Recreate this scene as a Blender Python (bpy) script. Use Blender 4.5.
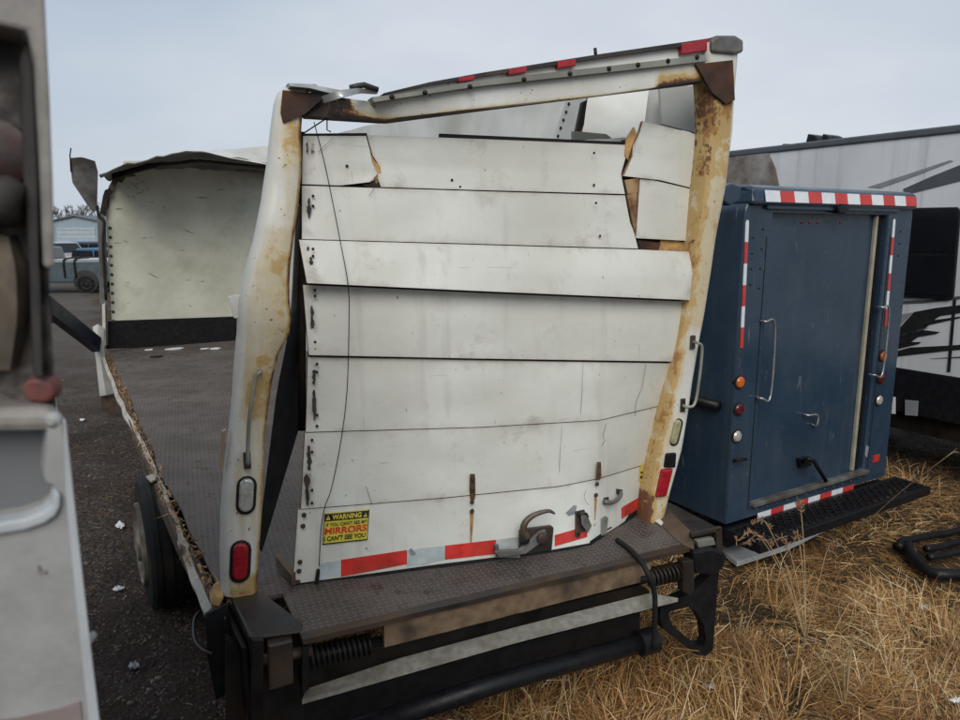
import bpy, bmesh, math, random
from mathutils import Vector, Matrix, noise
random.seed(7)
for o in list(bpy.data.objects): bpy.data.objects.remove(o)
scene = bpy.context.scene
COL = scene.collection

# ------------------------------------------------------------------ camera
FPX, CX, CY, HORIZON = 715.0, 480.0, 360.0, 230.0      # survey of the photograph (960x720)
CAMH = 2.5
PITCH = math.atan((CY - HORIZON) / FPX)
cam_d = bpy.data.cameras.new('camera'); cam = bpy.data.objects.new('camera', cam_d); COL.objects.link(cam)
cam_d.sensor_width = 36.0; cam_d.lens = FPX / 960 * 36
cam_d.clip_start = 0.05; cam_d.clip_end = 5000
cam.location = (0, 0, CAMH); cam.rotation_euler = (math.pi / 2 - PITCH, 0, 0)
cam_d.dof.use_dof = True; cam_d.dof.focus_distance = 4.0; cam_d.dof.aperture_fstop = 6.5
scene.camera = cam

# ------------------------------------------------------------------ sky, sun, exposure
SUN_EL, SUN_AZ = math.radians(40), math.radians(180)     # azimuth clockwise from +Y
w = bpy.data.worlds.new('World'); scene.world = w; w.use_nodes = True
nt = w.node_tree; nt.nodes.clear()
out = nt.nodes.new('ShaderNodeOutputWorld'); bg = nt.nodes.new('ShaderNodeBackground')
sky = nt.nodes.new('ShaderNodeTexSky'); sky.sky_type = 'NISHITA'; sky.sun_disc = False
sky.sun_elevation = SUN_EL; sky.sun_rotation = SUN_AZ; sky.air_density = 1.0; sky.dust_density = 3.0
tc = nt.nodes.new('ShaderNodeTexCoord'); mp = nt.nodes.new('ShaderNodeMapping'); mp.inputs['Scale'].default_value = (1, 1, 2.6)
nz = nt.nodes.new('ShaderNodeTexNoise'); nz.inputs['Scale'].default_value = 1.15; nz.inputs['Detail'].default_value = 5; nz.inputs['Roughness'].default_value = .5
rp = nt.nodes.new('ShaderNodeValToRGB')
rp.color_ramp.elements[0].position = .38; rp.color_ramp.elements[0].color = (3.35, 4.05, 4.95, 1)
rp.color_ramp.elements[1].position = .70; rp.color_ramp.elements[1].color = (5.45, 5.8, 6.25, 1)
mx = nt.nodes.new('ShaderNodeMix'); mx.data_type = 'RGBA'; mx.inputs[0].default_value = .93
nt.links.new(tc.outputs['Generated'], mp.inputs['Vector']); nt.links.new(mp.outputs[0], nz.inputs['Vector'])
nt.links.new(nz.outputs['Fac'], rp.inputs[0]); nt.links.new(sky.outputs[0], mx.inputs[6]); nt.links.new(rp.outputs[0], mx.inputs[7])
nt.links.new(mx.outputs[2], bg.inputs[0]); bg.inputs[1].default_value = 0.09; nt.links.new(bg.outputs[0], out.inputs[0])
sun_d = bpy.data.lights.new('sun', 'SUN'); sun = bpy.data.objects.new('sun', sun_d); COL.objects.link(sun)
sun_d.energy = 1.5; sun_d.angle = math.radians(40); sun_d.color = (1, .97, .92)
sd = Vector((math.sin(SUN_AZ) * math.cos(SUN_EL), math.cos(SUN_AZ) * math.cos(SUN_EL), math.sin(SUN_EL)))
sun.rotation_euler = sd.to_track_quat('Z', 'Y').to_euler(); sun.location = (0, 0, 30)
vs = scene.view_settings; vs.view_transform = 'Standard'; vs.look = 'None'; vs.exposure = 0.5; vs.gamma = 1.0; vs.use_curve_mapping = False

# ------------------------------------------------------------------ survey helpers
CAM = Vector((0, 0, CAMH)); ct, st = math.cos(PITCH), math.sin(PITCH)
def ray(u, v):
    x, y = (u - CX) / FPX, (CY - v) / FPX
    return Vector((x, ct + y * st, -st + y * ct))
def gz(u, v, z=0.0):
    r = ray(u, v); return CAM + r * ((z - CAMH) / r.z)
class Plane:                       # vertical plane, n points away from the camera
    def __init__(s, n, c): s.n = Vector((n[0], n[1], 0)).normalized(); s.c = c; s.t = Vector((s.n.y, -s.n.x, 0))
    def at(s, u, v, d=0.0):
        r = ray(u, v); return CAM + r * ((s.c + d) / s.n.dot(r))
F = Vector((-.515, .857, 0)).normalized(); R = Vector((F.y, -F.x, 0)); Z = Vector((0, 0, 1))
DECK = 0.9
P1 = gz(235, 600, DECK); P2 = gz(668, 520, DECK)
_t = (P2 - P1).normalized(); RP = Plane((-_t.y, _t.x), Vector((-_t.y, _t.x, 0)).dot(P1)); RT = RP.t; RN = RP.n
FL = gz(107, 350, DECK); FP = Plane((F.x, F.y), F.dot(FL)); FR = FL + R * 2.36
LW = Plane((R.x, R.y), R.dot(P2))      # right side wall of the box
BC = gz(725, 525, .32); BP = Plane((F.x, F.y), F.dot(BC))
RVP = Plane((R.x, R.y), 7.5)

# ------------------------------------------------------------------ object helpers
class Box:  pass
def link(o, parent=None):
    COL.objects.link(o)
    if parent is not None: o.parent = parent
    return o
def base_of(p):
    b = Vector((0, 0, 0))
    while p is not None: b += p.location; p = p.parent
    return b
def thing(name, loc, label, cat, group=None):
    o = bpy.data.objects.new(name, None); o.location = loc; o.empty_display_size = .2; COL.objects.link(o)
    return tag(o, label, cat, group)
def tag(o, label=None, cat=None, group=None, kind=None):
    if label: o['label'] = label
    if cat: o['category'] = cat
    if group: o['group'] = group
    if kind: o['kind'] = kind
    return o
def mesh(name, vs_, fs, mat, parent=None, smooth=False, bevel=0, attr=None, mats=None, midx=None, seg=2, origin=None):
    b = base_of(parent)
    if origin is not None: b = b + Vector(origin)
    me = bpy.data.meshes.new(name); me.from_pydata([tuple(Vector(v) - b) for v in vs_], [], fs)
    bm = bmesh.new(); bm.from_mesh(me); bmesh.ops.recalc_face_normals(bm, faces=bm.faces); bm.to_mesh(me); bm.free()
    me.materials.append(mat)
    for m in (mats or []): me.materials.append(m)
    if midx:
        for p, i in zip(me.polygons, midx): p.material_index = i
    if attr is not None:
        a = me.attributes.new('stain', 'FLOAT', 'POINT')
        for i, x in enumerate(attr): a.data[i].value = x
    if smooth: me.polygons.foreach_set('use_smooth', [True] * len(me.polygons))
    o = bpy.data.objects.new(name, me); link(o, parent)
    if origin is not None: o.location = Vector(origin)
    if bevel:
        m = o.modifiers.new('bevel', 'BEVEL'); m.width = bevel; m.segments = seg; m.limit_method = 'ANGLE'; m.angle_limit = math.radians(35)
        if smooth is None: pass
    return o
def prism_data(pts, off):          # ngon outline + copy shifted by off
    n = len(pts); v = [Vector(p) for p in pts] + [Vector(p) + off for p in pts]
    f = [tuple(range(n)), tuple(range(2 * n - 1, n - 1, -1))] + [(i, (i + 1) % n, n + (i + 1) % n, n + i) for i in range(n)]
    return v, f
def prism(name, pts, off, mat, parent=None, bevel=0, **k):
    v, f = prism_data(pts, off); return mesh(name, v, f, mat, parent, bevel=bevel, **k)
def slab(name, pl, px, d, th, mat, parent=None, bevel=0, **k):   # outline on a vertical plane, thickness th away from camera
    return prism(name, [pl.at(u, v, d) for u, v in px], pl.n * th, mat, parent, bevel, **k)
def box_data(c, ax, dims):
    c = Vector(c); X, Y, Zz = [Vector(a).normalized() * d * .5 for a, d in zip(ax, dims)]
    v = [c + X * sx + Y * sy + Zz * sz for sz in (-1, 1) for sy in (-1, 1) for sx in (-1, 1)]
    return v, [(0, 1, 3, 2), (4, 6, 7, 5), (0, 4, 5, 1), (2, 3, 7, 6), (0, 2, 6, 4), (1, 5, 7, 3)]
def box(name, c, ax, dims, mat, parent=None, bevel=0, **k):
    v, f = box_data(c, ax, dims); return mesh(name, v, f, mat, parent, bevel=bevel, **k)
def join(*data):
    V, Fc = [], []
    for v, f in data:
        n = len(V); V += list(v); Fc += [tuple(i + n for i in q) for q in f]
    return V, Fc
def tube_data(pts, rad, seg=10, cap=True):
    pts = [Vector(p) for p in pts]; n = len(pts); rads = rad if isinstance(rad, (list, tuple)) else [rad] * n
    V, Fc = [], []; up = None
    for i, p in enumerate(pts):
        d = (pts[min(i + 1, n - 1)] - pts[max(i - 1, 0)]).normalized()
        if up is None:
            up = d.orthogonal().normalized()
        else:
            up = (up - d * up.dot(d)); up = up.normalized() if up.length > 1e-6 else d.orthogonal().normalized()
        s = d.cross(up)
        for k in range(seg):
            a = 2 * math.pi * k / seg; V.append(p + (up * math.cos(a) + s * math.sin(a)) * rads[i])
    for i in range(n - 1):
        for k in range(seg):
            k2 = (k + 1) % seg; Fc.append((i * seg + k, i * seg + k2, (i + 1) * seg + k2, (i + 1) * seg + k))
    if cap: Fc += [tuple(range(seg - 1, -1, -1)), tuple(range((n - 1) * seg, n * seg))]
    return V, Fc
def tube(name, pts, rad, mat, parent=None, seg=10, smooth=True, **k):
    v, f = tube_data(pts, rad, seg); return mesh(name, v, f, mat, parent, smooth=smooth, **k)
def curve(pts, n=8):               # Catmull-Rom
    pts = [Vector(p) for p in pts]; P = [pts[0] * 2 - pts[1]] + pts + [pts[-1] * 2 - pts[-2]]; o = []
    for i in range(1, len(P) - 2):
        for k in range(n):
            t = k / n; a, b, c, d = P[i - 1:i + 3]
            o.append(.5 * ((2 * b) + (c - a) * t + (2 * a - 5 * b + 4 * c - d) * t * t + (3 * b - a - 3 * c + d) * t ** 3))
    o.append(pts[-1]); return o
def lathe_data(c, axis, prof, seg=32):   # prof: (along axis, radius)
    axis = Vector(axis).normalized(); u = axis.orthogonal().normalized(); s = axis.cross(u); V, Fc = [], []
    for h, r in prof:
        for k in range(seg):
            a = 2 * math.pi * k / seg; V.append(Vector(c) + axis * h + (u * math.cos(a) + s * math.sin(a)) * r)
    for i in range(len(prof) - 1):
        for k in range(seg):
            k2 = (k + 1) % seg; Fc.append((i * seg + k, i * seg + k2, (i + 1) * seg + k2, (i + 1) * seg + k))
    Fc += [tuple(range(seg - 1, -1, -1)), tuple(range((len(prof) - 1) * seg, len(prof) * seg))]
    return V, Fc
def lathe(name, c, axis, prof, mat, parent=None, seg=32, smooth=True, **k):
    v, f = lathe_data(c, axis, prof, seg); o = mesh(name, v, f, mat, parent, smooth=smooth, **k)
    if smooth: autosmooth(o)
    return o
def autosmooth(o, ang=35):
    me = o.data; bm = bmesh.new(); bm.from_mesh(me)
    for e in bm.edges:
        if len(e.link_faces) == 2 and e.calc_face_angle(0) > math.radians(ang): e.smooth = False
    bm.to_mesh(me); bm.free()
def resample(pts, n):
    pts = [Vector(p) for p in pts]; L = [0]
    for a, b in zip(pts, pts[1:]): L.append(L[-1] + (b - a).length)
    o = []; j = 0
    for i in range(n):
        s = L[-1] * i / (n - 1)
        while j < len(pts) - 2 and s > L[j + 1]: j += 1
        t = (s - L[j]) / max(1e-9, L[j + 1] - L[j]); o.append(pts[j].lerp(pts[j + 1], min(1, max(0, t))))
    return o
def coons(top, bot, left, right, N, M):
    T, B, L, Rr = resample(top, N), resample(bot, N), resample(left, M), resample(right, M); G = []
    for j in range(M):
        t = j / (M - 1); row = []
        for i in range(N):
            s = i / (N - 1)
            row.append((1 - t) * T[i] + t * B[i] + (1 - s) * L[j] + s * Rr[j]
                       - ((1 - s) * (1 - t) * T[0] + s * (1 - t) * T[-1] + (1 - s) * t * B[0] + s * t * B[-1]))
        G.append(row)
    return G
def sheet(name, grid, off, mat, parent=None, rim=None, smooth=True, attr=None, bevel=0):   # grid of 3D points -> solid sheet
    M, N = len(grid), len(grid[0]); fr = [p for r in grid for p in r]; V = fr + [p + off for p in fr]; n = M * N; Fc = []; mi = []
    for j in range(M - 1):
        for i in range(N - 1):
            a = j * N + i; Fc.append((a, a + 1, a + N + 1, a + N)); mi.append(0)
            Fc.append((n + a + N, n + a + N + 1, n + a + 1, n + a)); mi.append(0)
    def edge(a, b): Fc.append((a, b, n + b, n + a)); mi.append(1 if rim else 0)
    for i in range(N - 1): edge(i + 1, i); edge((M - 1) * N + i, (M - 1) * N + i + 1)
    for j in range(M - 1): edge(j * N, (j + 1) * N); edge((j + 1) * N + N - 1, j * N + N - 1)
    o = mesh(name, V, Fc, mat, parent, smooth=smooth, attr=(attr * 2 if attr else None), mats=[rim] if rim else None, midx=mi)
    if smooth: autosmooth(o, 40)
    return o

# ------------------------------------------------------------------ materials
class NT:
    def __init__(s, name):
        s.m = bpy.data.materials.new(name); s.m.use_nodes = True; s.t = s.m.node_tree; s.b = s.t.nodes['Principled BSDF']
        s.co = s.n('ShaderNodeTexCoord').outputs['Object']
    def n(s, t): return s.t.nodes.new(t)
    def set(s, sock, v):
        if isinstance(v, bpy.types.NodeSocket): s.t.links.new(v, sock)
        elif isinstance(v, (tuple, list)) and len(v) == 3 and sock.type == 'RGBA': sock.default_value = (*v, 1)
        else: sock.default_value = v
    def noise(s, scale, detail=4, rough=.55, vec=None, stretch=None, dist=0):
        v = vec or s.co
        if stretch:
            m = s.n('ShaderNodeMapping'); m.inputs['Scale'].default_value = stretch; s.t.links.new(v, m.inputs[0]); v = m.outputs[0]
        x = s.n('ShaderNodeTexNoise'); s.t.links.new(v, x.inputs['Vector']); x.inputs['Scale'].default_value = scale
        x.inputs['Detail'].default_value = detail; x.inputs['Roughness'].default_value = rough; x.inputs['Distortion'].default_value = dist
        return x.outputs['Fac']
    def voro(s, scale, vec=None, feat='F1', out='Distance'):
        x = s.n('ShaderNodeTexVoronoi'); x.feature = feat; s.t.links.new(vec or s.co, x.inputs['Vector']); x.inputs['Scale'].default_value = scale
        return x.outputs[out]
    def ramp(s, f, lo, hi, a=0.0, b=1.0):
        x = s.n('ShaderNodeMapRange'); x.interpolation_type = 'SMOOTHSTEP'
        s.set(x.inputs[0], f); s.set(x.inputs[1], lo); s.set(x.inputs[2], hi); s.set(x.inputs[3], a); s.set(x.inputs[4], b)
        return x.outputs[0]
    def math(s, op, a, b=0.0):
        x = s.n('ShaderNodeMath'); x.operation = op; s.set(x.inputs[0], a); s.set(x.inputs[1], b); return x.outputs[0]
    def mix(s, f, a, b):
        x = s.n('ShaderNodeMix'); x.data_type = 'RGBA'; s.set(x.inputs[0], f); s.set(x.inputs[6], a); s.set(x.inputs[7], b); return x.outputs[2]
    def bump(s, h, strength=.3, dist=.01):
        x = s.n('ShaderNodeBump'); s.set(x.inputs['Height'], h); x.inputs['Strength'].default_value = strength; x.inputs['Distance'].default_value = dist
        s.t.links.new(x.outputs[0], s.b.inputs['Normal'])
    def attr(s, name='stain'):
        x = s.n('ShaderNodeAttribute'); x.attribute_name = name; return x.outputs['Fac']
    def sep(s, v=None):
        x = s.n('ShaderNodeSeparateXYZ'); s.t.links.new(v or s.co, x.inputs[0]); return x.outputs
    def fin(s, col, rough=.5, metal=0.0, spec=None):
        s.set(s.b.inputs['Base Color'], col); s.set(s.b.inputs['Roughness'], rough); s.set(s.b.inputs['Metallic'], metal)
        if spec is not None: s.set(s.b.inputs['Specular IOR Level'], spec)
        return s.m
def plain(name, col, var=.25, scale=12, rough=.5, metal=0.0, bump=.15, dirt=None, dirtamt=.5, spec=None, bscale=60):
    g = NT(name); n = g.noise(scale, 5); n2 = g.noise(scale * .23 + .7, 3)
    c = g.mix(g.ramp(n, .25, .75), tuple(x * (1 - var) for x in col), tuple(min(1, x * (1 + var * .6)) for x in col))
    if dirt: c = g.mix(g.math('MULTIPLY', g.ramp(n2, .42, .7), dirtamt), c, dirt)
    if bump: g.bump(g.noise(bscale, 4), bump, .004)
    return g.fin(c, g.ramp(n, .2, .8, max(.05, rough - .12), min(1, rough + .12)), metal, spec)

def m_door():
    g = NT('door_paint'); n = g.noise(1.7, 5); n2 = g.noise(.6, 3, stretch=(1, 1, .35)); fine = g.noise(34, 6, .65)
    c = g.mix(g.ramp(n, .35, .7), (.665, .67, .615), (.57, .57, .515))
    c = g.mix(g.math('MULTIPLY', g.ramp(n2, .48, .72), .45), c, (.50, .475, .39))
    streak = g.noise(11, 4, stretch=(1, 1, .05)); c = g.mix(g.math('MULTIPLY', g.ramp(streak, .54, .76), .30), c, (.36, .32, .25))
    grime = g.noise(5, 7, .7); c = g.mix(g.math('MULTIPLY', g.ramp(grime, .56, .7), .32), c, (.33, .30, .245))
    sp = g.ramp(g.noise(46, 3, stretch=(1, 1, .6)), .725, .74); c = g.mix(g.math('MULTIPLY', sp, .8), c, (.10, .075, .055))
    scr = g.ramp(g.noise(20, 2, stretch=(.16, .16, 3.0), dist=.9), .725, .74); c = g.mix(g.math('MULTIPLY', scr, .35), c, (.22, .205, .18))
    sc2 = g.ramp(g.noise(16, 3, stretch=(2.5, 2.5, .25), dist=1.2), .74, .752); c = g.mix(g.math('MULTIPLY', sc2, .4), c, (.20, .17, .14))
    a = g.attr(); c = g.mix(g.math('MULTIPLY', g.ramp(g.math('ADD', a, g.math('MULTIPLY', g.math('SUBTRACT', grime, .5), .8)), .12, .5), .55), c, (.27, .22, .16))
    f = g.ramp(g.math('ADD', a, g.math('MULTIPLY', g.math('SUBTRACT', fine, .5), 1.2)), .50, .56)
    c = g.mix(f, c, (.075, .055, .042))
    g.bump(g.math('ADD', g.noise(5, 5), g.math('MULTIPLY', fine, .15)), .4, .014)
    return g.fin(c, g.ramp(n, .2, .8, .36, .52))
def m_post():
    g = NT('rusty_white_post'); a = g.attr(); n = g.noise(9, 8, .68); nb = g.noise(3.2, 5, .6); n2 = g.noise(2.5, 4, stretch=(1, 1, .5)); st = g.noise(26, 5, stretch=(1, 1, .06)); fl = g.noise(24, 8, .72)
    def add(x, nn, k): return g.math('ADD', x, g.math('MULTIPLY', g.math('SUBTRACT', nn, .5), k))
    s = add(add(a, nb, .55), st, .55); s2 = add(add(a, n, 1.0), nb, .6); s3 = add(add(a, fl, 1.1), nb, .5)
    c = g.mix(g.ramp(n2, .3, .7), (.68, .68, .64), (.58, .57, .51))
    c = g.mix(g.math('MULTIPLY', g.ramp(s, .12, .5), .9), c, (.53, .44, .27))
    c = g.mix(g.math('MULTIPLY', g.ramp(s2, .46, .56), .85), c, (.44, .28, .09))
    c = g.mix(g.math('MULTIPLY', g.ramp(add(s2, st, .5), .66, .72), .8), c, (.30, .14, .04))
    c = g.mix(g.ramp(s3, .74, .78), c, (.13, .055, .022))
    c = g.mix(g.ramp(s3, .98, 1.03), c, (.030, .020, .017))
    sp = g.ramp(g.noise(42, 3), .685, .70); c = g.mix(g.math('MULTIPLY', sp, .85), c, (.13, .065, .03))
    g.bump(g.math('ADD', g.math('MULTIPLY', g.ramp(s3, .70, .80), -.6), g.math('ADD', n, g.math('MULTIPLY', fl, .4))), .5, .008)
    return g.fin(c, g.ramp(s2, .2, .9, .42, .85))
def m_tread():
    g = NT('tread_plate'); x, y, z = g.sep(); ca, sa = RT.x, RT.y
    px = g.math('MULTIPLY', g.math('ADD', g.math('MULTIPLY', x, ca), g.math('MULTIPLY', y, sa)), 34.0)
    py = g.math('MULTIPLY', g.math('SUBTRACT', g.math('MULTIPLY', y, ca), g.math('MULTIPLY', x, sa)), 34.0)
    chk = g.math('PINGPONG', g.math('ADD', g.math('FLOOR', px), g.math('FLOOR', py)), 1.0)
    fx = g.math('SUBTRACT', g.math('FRACT', px), .5); fy = g.math('SUBTRACT', g.math('FRACT', py), .5)
    a = g.math('MULTIPLY', g.math('ADD', fx, fy), .7071); b = g.math('MULTIPLY', g.math('SUBTRACT', fx, fy), .7071)
    inv = g.math('SUBTRACT', 1.0, chk)
    A = g.math('ADD', g.math('MULTIPLY', a, chk), g.math('MULTIPLY', b, inv)); B = g.math('ADD', g.math('MULTIPLY', b, chk), g.math('MULTIPLY', a, inv))
    e = g.math('ADD', g.math('POWER', g.math('DIVIDE', A, .56), 2.0), g.math('POWER', g.math('DIVIDE', B, .17), 2.0))
    h = g.ramp(e, .35, 1.0, 1.0, 0.0)
    n = g.noise(2.2, 6, .6); n2 = g.noise(9, 5)
    c = g.mix(g.ramp(n, .35, .65), (.068, .054, .046), (.118, .096, .083)); c = g.mix(g.ramp(n2, .52, .72), c, (.055, .040, .030))
    c = g.mix(g.math('MULTIPLY', h, .45), c, (.21, .20, .20))
    g.bump(g.math('ADD', h, g.math('MULTIPLY', n2, .25)), .75, .004)
    return g.fin(c, g.ramp(n, .3, .7, .45, .8), 0.0, .3)
def m_ground():
    g = NT('ground_soil'); p = g.sep(); n = g.noise(.8, 6, .6); f = g.noise(24, 8, .72); f2 = g.noise(95, 3, .7); v = g.voro(26)
    dirt = g.mix(g.ramp(f, .38, .66), (.034, .024, .019), (.185, .142, .112)); dirt = g.mix(g.math('MULTIPLY', g.ramp(n, .42, .62), .8), dirt, (.055, .034, .024))
    dirt = g.mix(g.math('MULTIPLY', g.ramp(f2, .58, .72), .55), dirt, (.19, .16, .135)); wet = g.noise(3.5, 7, .7); dirt = g.mix(g.math('MULTIPLY', g.ramp(wet, .45, .62), .7), dirt, (.085, .052, .036))
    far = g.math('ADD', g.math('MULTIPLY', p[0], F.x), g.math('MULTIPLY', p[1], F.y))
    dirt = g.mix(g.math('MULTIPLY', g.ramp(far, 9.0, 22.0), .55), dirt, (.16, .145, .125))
    straw = g.mix(g.ramp(f, .35, .65), (.038, .024, .013), (.15, .09, .04)); straw = g.mix(g.ramp(n, .45, .7), straw, (.055, .042, .018))
    r = g.math('ADD', g.math('MULTIPLY', p[0], R.x), g.math('MULTIPLY', p[1], R.y))
    r = g.math('ADD', r, g.math('MULTIPLY', g.math('SUBTRACT', n, .5), 2.2))
    c = g.mix(g.ramp(r, .9, 1.7), dirt, straw)
    g.bump(g.math('ADD', g.math('MULTIPLY', f, 1.3), g.math('MULTIPLY', v, .8)), 1.0, .06)
    return g.fin(c, g.ramp(n, .35, .6, .72, .95), spec=.3)
def m_front_wall():
    g = NT('plywood_liner'); n = g.noise(2.5, 6, .65); gr = g.noise(5, 4, stretch=(1, 1, 6)); 
    c = g.mix(g.ramp(n, .3, .7), (.55, .545, .455), (.45, .445, .355)); c = g.mix(g.math('MULTIPLY', g.ramp(gr, .56, .76), .2), c, (.33, .32, .23)); dk = g.noise(1.1, 6, .7); c = g.mix(g.math('MULTIPLY', g.ramp(dk, .5, .7), .45), c, (.27, .25, .17))
    sc = g.ramp(g.noise(7, 3, stretch=(.35, .35, 2.6), dist=.3), .705, .73); c = g.mix(g.math('MULTIPLY', sc, .8), c, (.05, .045, .03))
    g.bump(g.noise(14, 5), .2, .01); return g.fin(c, .65)
def m_blue():
    g = NT('slate_blue_paint'); n = g.noise(1.4, 4); c = g.mix(g.ramp(n, .35, .65), (.018, .036, .061), (.026, .047, .075))
    sp = g.ramp(g.noise(70, 3), .69, .71); c = g.mix(g.math('MULTIPLY', sp, .5), c, (.14, .17, .20))
    d = g.noise(7, 5, stretch=(1, 1, .10)); c = g.mix(g.math('MULTIPLY', g.ramp(d, .52, .76), .30), c, (.075, .085, .092))
    du = g.noise(2.6, 7, .7); c = g.mix(g.math('MULTIPLY', g.ramp(du, .52, .68), .35), c, (.055, .072, .09))
    sc = g.ramp(g.noise(12, 2, stretch=(2.2, 2.2, .3), dist=1.0), .715, .728); c = g.mix(g.math('MULTIPLY', sc, .5), c, (.16, .18, .20))
    g.bump(g.math('ADD', g.noise(2.4, 2), g.math('MULTIPLY', du, .12)), .35, .02); return g.fin(c, g.ramp(du, .3, .7, .18, .36), spec=.5)
def m_rv():
    g = NT('trailer_wall'); n = g.noise(1.2, 4); st = g.noise(12, 4, stretch=(1, 1, .03)); c = g.mix(g.ramp(n, .3, .7), (.56, .565, .57), (.66, .665, .67))
    c = g.mix(g.math('MULTIPLY', g.ramp(st, .5, .75), .45), c, (.36, .35, .335)); return g.fin(c, .35)
def m_dirtywall():
    g = NT('filthy_panel'); n = g.noise(22, 6, .6, dist=.4); n2 = g.noise(11, 4)
    c = g.mix(g.ramp(n, .36, .72), (.022, .017, .014), (.19, .165, .14)); c = g.mix(g.ramp(n2, .5, .7), c, (.055, .04, .03)); g.bump(n, .3, .01); return g.fin(c, .7)
def m_straw():
    g = NT('dry_straw'); a = g.attr('tint'); c = g.mix(g.ramp(a, 0, .6), (.13, .062, .022), (.49, .27, .095)); c = g.mix(g.ramp(a, .6, 1), c, (.72, .57, .34)); hue = g.noise(2.2, 5, .6); c = g.mix(g.math('MULTIPLY', g.ramp(hue, .54, .68), .4), c, (.28, .215, .08)); hue2 = g.noise(1.4, 4); c = g.mix(g.math('MULTIPLY', g.ramp(hue2, .52, .68), .5), c, (.22, .105, .045)); return g.fin(c, .75, spec=.25)

DOOR = m_door(); POST = m_post(); TREAD = m_tread(); GROUND = m_ground(); PLY = m_front_wall(); BLUE = m_blue(); RVW = m_rv(); FILTH = m_dirtywall(); STRAW = m_straw()
WHITE = plain('white_paint', (.62, .62, .59), .12, 6, .45, dirt=(.30, .26, .20), dirtamt=.5)
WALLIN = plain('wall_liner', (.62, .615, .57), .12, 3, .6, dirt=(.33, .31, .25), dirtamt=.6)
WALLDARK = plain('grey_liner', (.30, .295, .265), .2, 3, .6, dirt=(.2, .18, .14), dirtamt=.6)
STEEL = plain('black_steel', (.014, .0125, .0115), .4, 9, .5, bump=.3, dirt=(.036, .024, .016), dirtamt=.7, spec=.22)
STEELB = plain('worn_steel', (.034, .030, .029), .35, 7, .42, .3, bump=.3, dirt=(.12, .075, .045), dirtamt=.6)
RUSTB = plain('rusty_brown', (.10, .065, .042), .5, 8, .75, bump=.4, dirt=(.035, .025, .02), dirtamt=.9, bscale=30)
MUDB = plain('muddy_beam', (.17, .112, .064), .45, 14, .8, bump=.4, dirt=(.022, .018, .015), dirtamt=1.0, bscale=30)
GALV = plain('galvanised_bar', (.27, .275, .235), .25, 6, .5, .25, dirt=(.12, .115, .075), dirtamt=.7)
DIRTBAR = plain('dirty_bar', (.27, .26, .225), .25, 30, .6, .0, bump=.4, dirt=(.15, .135, .10), dirtamt=.7, bscale=60)
GUSSET = plain('dark_gusset', (.045, .03, .025), .5, 12, .7, bump=.5, dirt=(.13, .05, .022), dirtamt=.7, spec=.22)
CHROME = plain('bare_metal', (.42, .42, .41), .2, 10, .32, .8)
TIN = plain('torn_tin', (.48, .48, .47), .25, 8, .38, .5, dirt=(.2, .17, .13), dirtamt=.6)
GREYM = plain('grey_sheet', (.15, .145, .14), .35, 9, .5, .2, dirt=(.07, .05, .035), dirtamt=.8)
BLACK = plain('black_rubber', (.014, .014, .015), .3, 20, .6, spec=.22)
BLACKP = plain('black_plastic', (.010, .010, .0115), .25, 20, .4, spec=.22)
TYRE = plain('tyre_rubber', (.016, .016, .016), .3, 14, .75, dirt=(.06, .05, .04), dirtamt=.5, spec=.22)
RIM = plain('cream_rim', (.30, .27, .20), .4, 12, .6, dirt=(.07, .05, .035), dirtamt=1.0)
WOOD = plain('splintered_wood', (.20, .10, .045), .6, 25, .8, bump=.5, dirt=(.46, .30, .15), dirtamt=.8)
WOODL = plain('pale_wood', (.46, .27, .10), .4, 20, .8, bump=.4)
ALU = plain('pale_rail', (.46, .43, .36), .3, 10, .5, dirt=(.22, .13, .06), dirtamt=.8)
RED = plain('red_tape', (.62, .035, .025), .25, 15, .38, dirt=(.30, .04, .03), dirtamt=.7)
SILV = plain('silver_tape', (.46, .52, .53), .2, 15, .35, dirt=(.30, .30, .27), dirtamt=.7)
WTAPE = plain('white_tape', (.66, .68, .70), .08, 15, .38)
REDT2 = plain('dull_red_tape', (.50, .045, .04), .15, 15, .4)
LRED = plain('red_lens', (.33, .012, .02), .25, 40, .18)
LRED2 = plain('dark_red_lens', (.10, .012, .014), .3, 40, .25)
LAMB = plain('amber_lens', (.60, .13, .02), .35, 60, .2)
LCLR = plain('clear_lens', (.50, .50, .46), .3, 50, .15, .3)
LYEL = plain('yellowed_lens', (.34, .31, .18), .25, 40, .25)
YEL = plain('yellow_sticker', (.66, .56, .06), .1, 12, .5)
INK = plain('black_ink', (.012, .012, .012), .1, 20, .5)
INKR = plain('red_ink', (.58, .04, .02), .1, 20, .5)
NAVY = plain('navy_steel', (.010, .014, .030), .3, 9, .4)
GLASS = plain('dark_glass', (.008, .009, .011), .2, 3, .06)
BEIGE = plain('beige_seal', (.30, .275, .21), .2, 9, .6)
SLATE = plain('slate_graphic', (.075, .082, .092), .15, 5, .35)
GREYG = plain('grey_graphic', (.24, .25, .26), .15, 5, .35)
BROWNP = plain('peeling_brown', (.17, .14, .115), .4, 9, .7, dirt=(.5, .5, .48), dirtamt=.4)
PAPER = plain('litter_white', (.66, .66, .66), .1, 20, .6)
TAN = plain('tan_lump', (.13, .10, .07), .5, 30, .75, dirt=(.05, .04, .03), dirtamt=.9)
FENDER = plain('fender_white', (.30, .295, .285), .15, 16, .5, bump=.2, dirt=(.20, .175, .15), dirtamt=.7, bscale=90)
POCKET = plain('fender_inside', (.14, .145, .15), .15, 3, .55, dirt=(.14, .135, .13), dirtamt=.6)
TAUPE = plain('taupe_frame', (.25, .232, .21), .25, 40, .6, dirt=(.12, .10, .085), dirtamt=.8)
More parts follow.
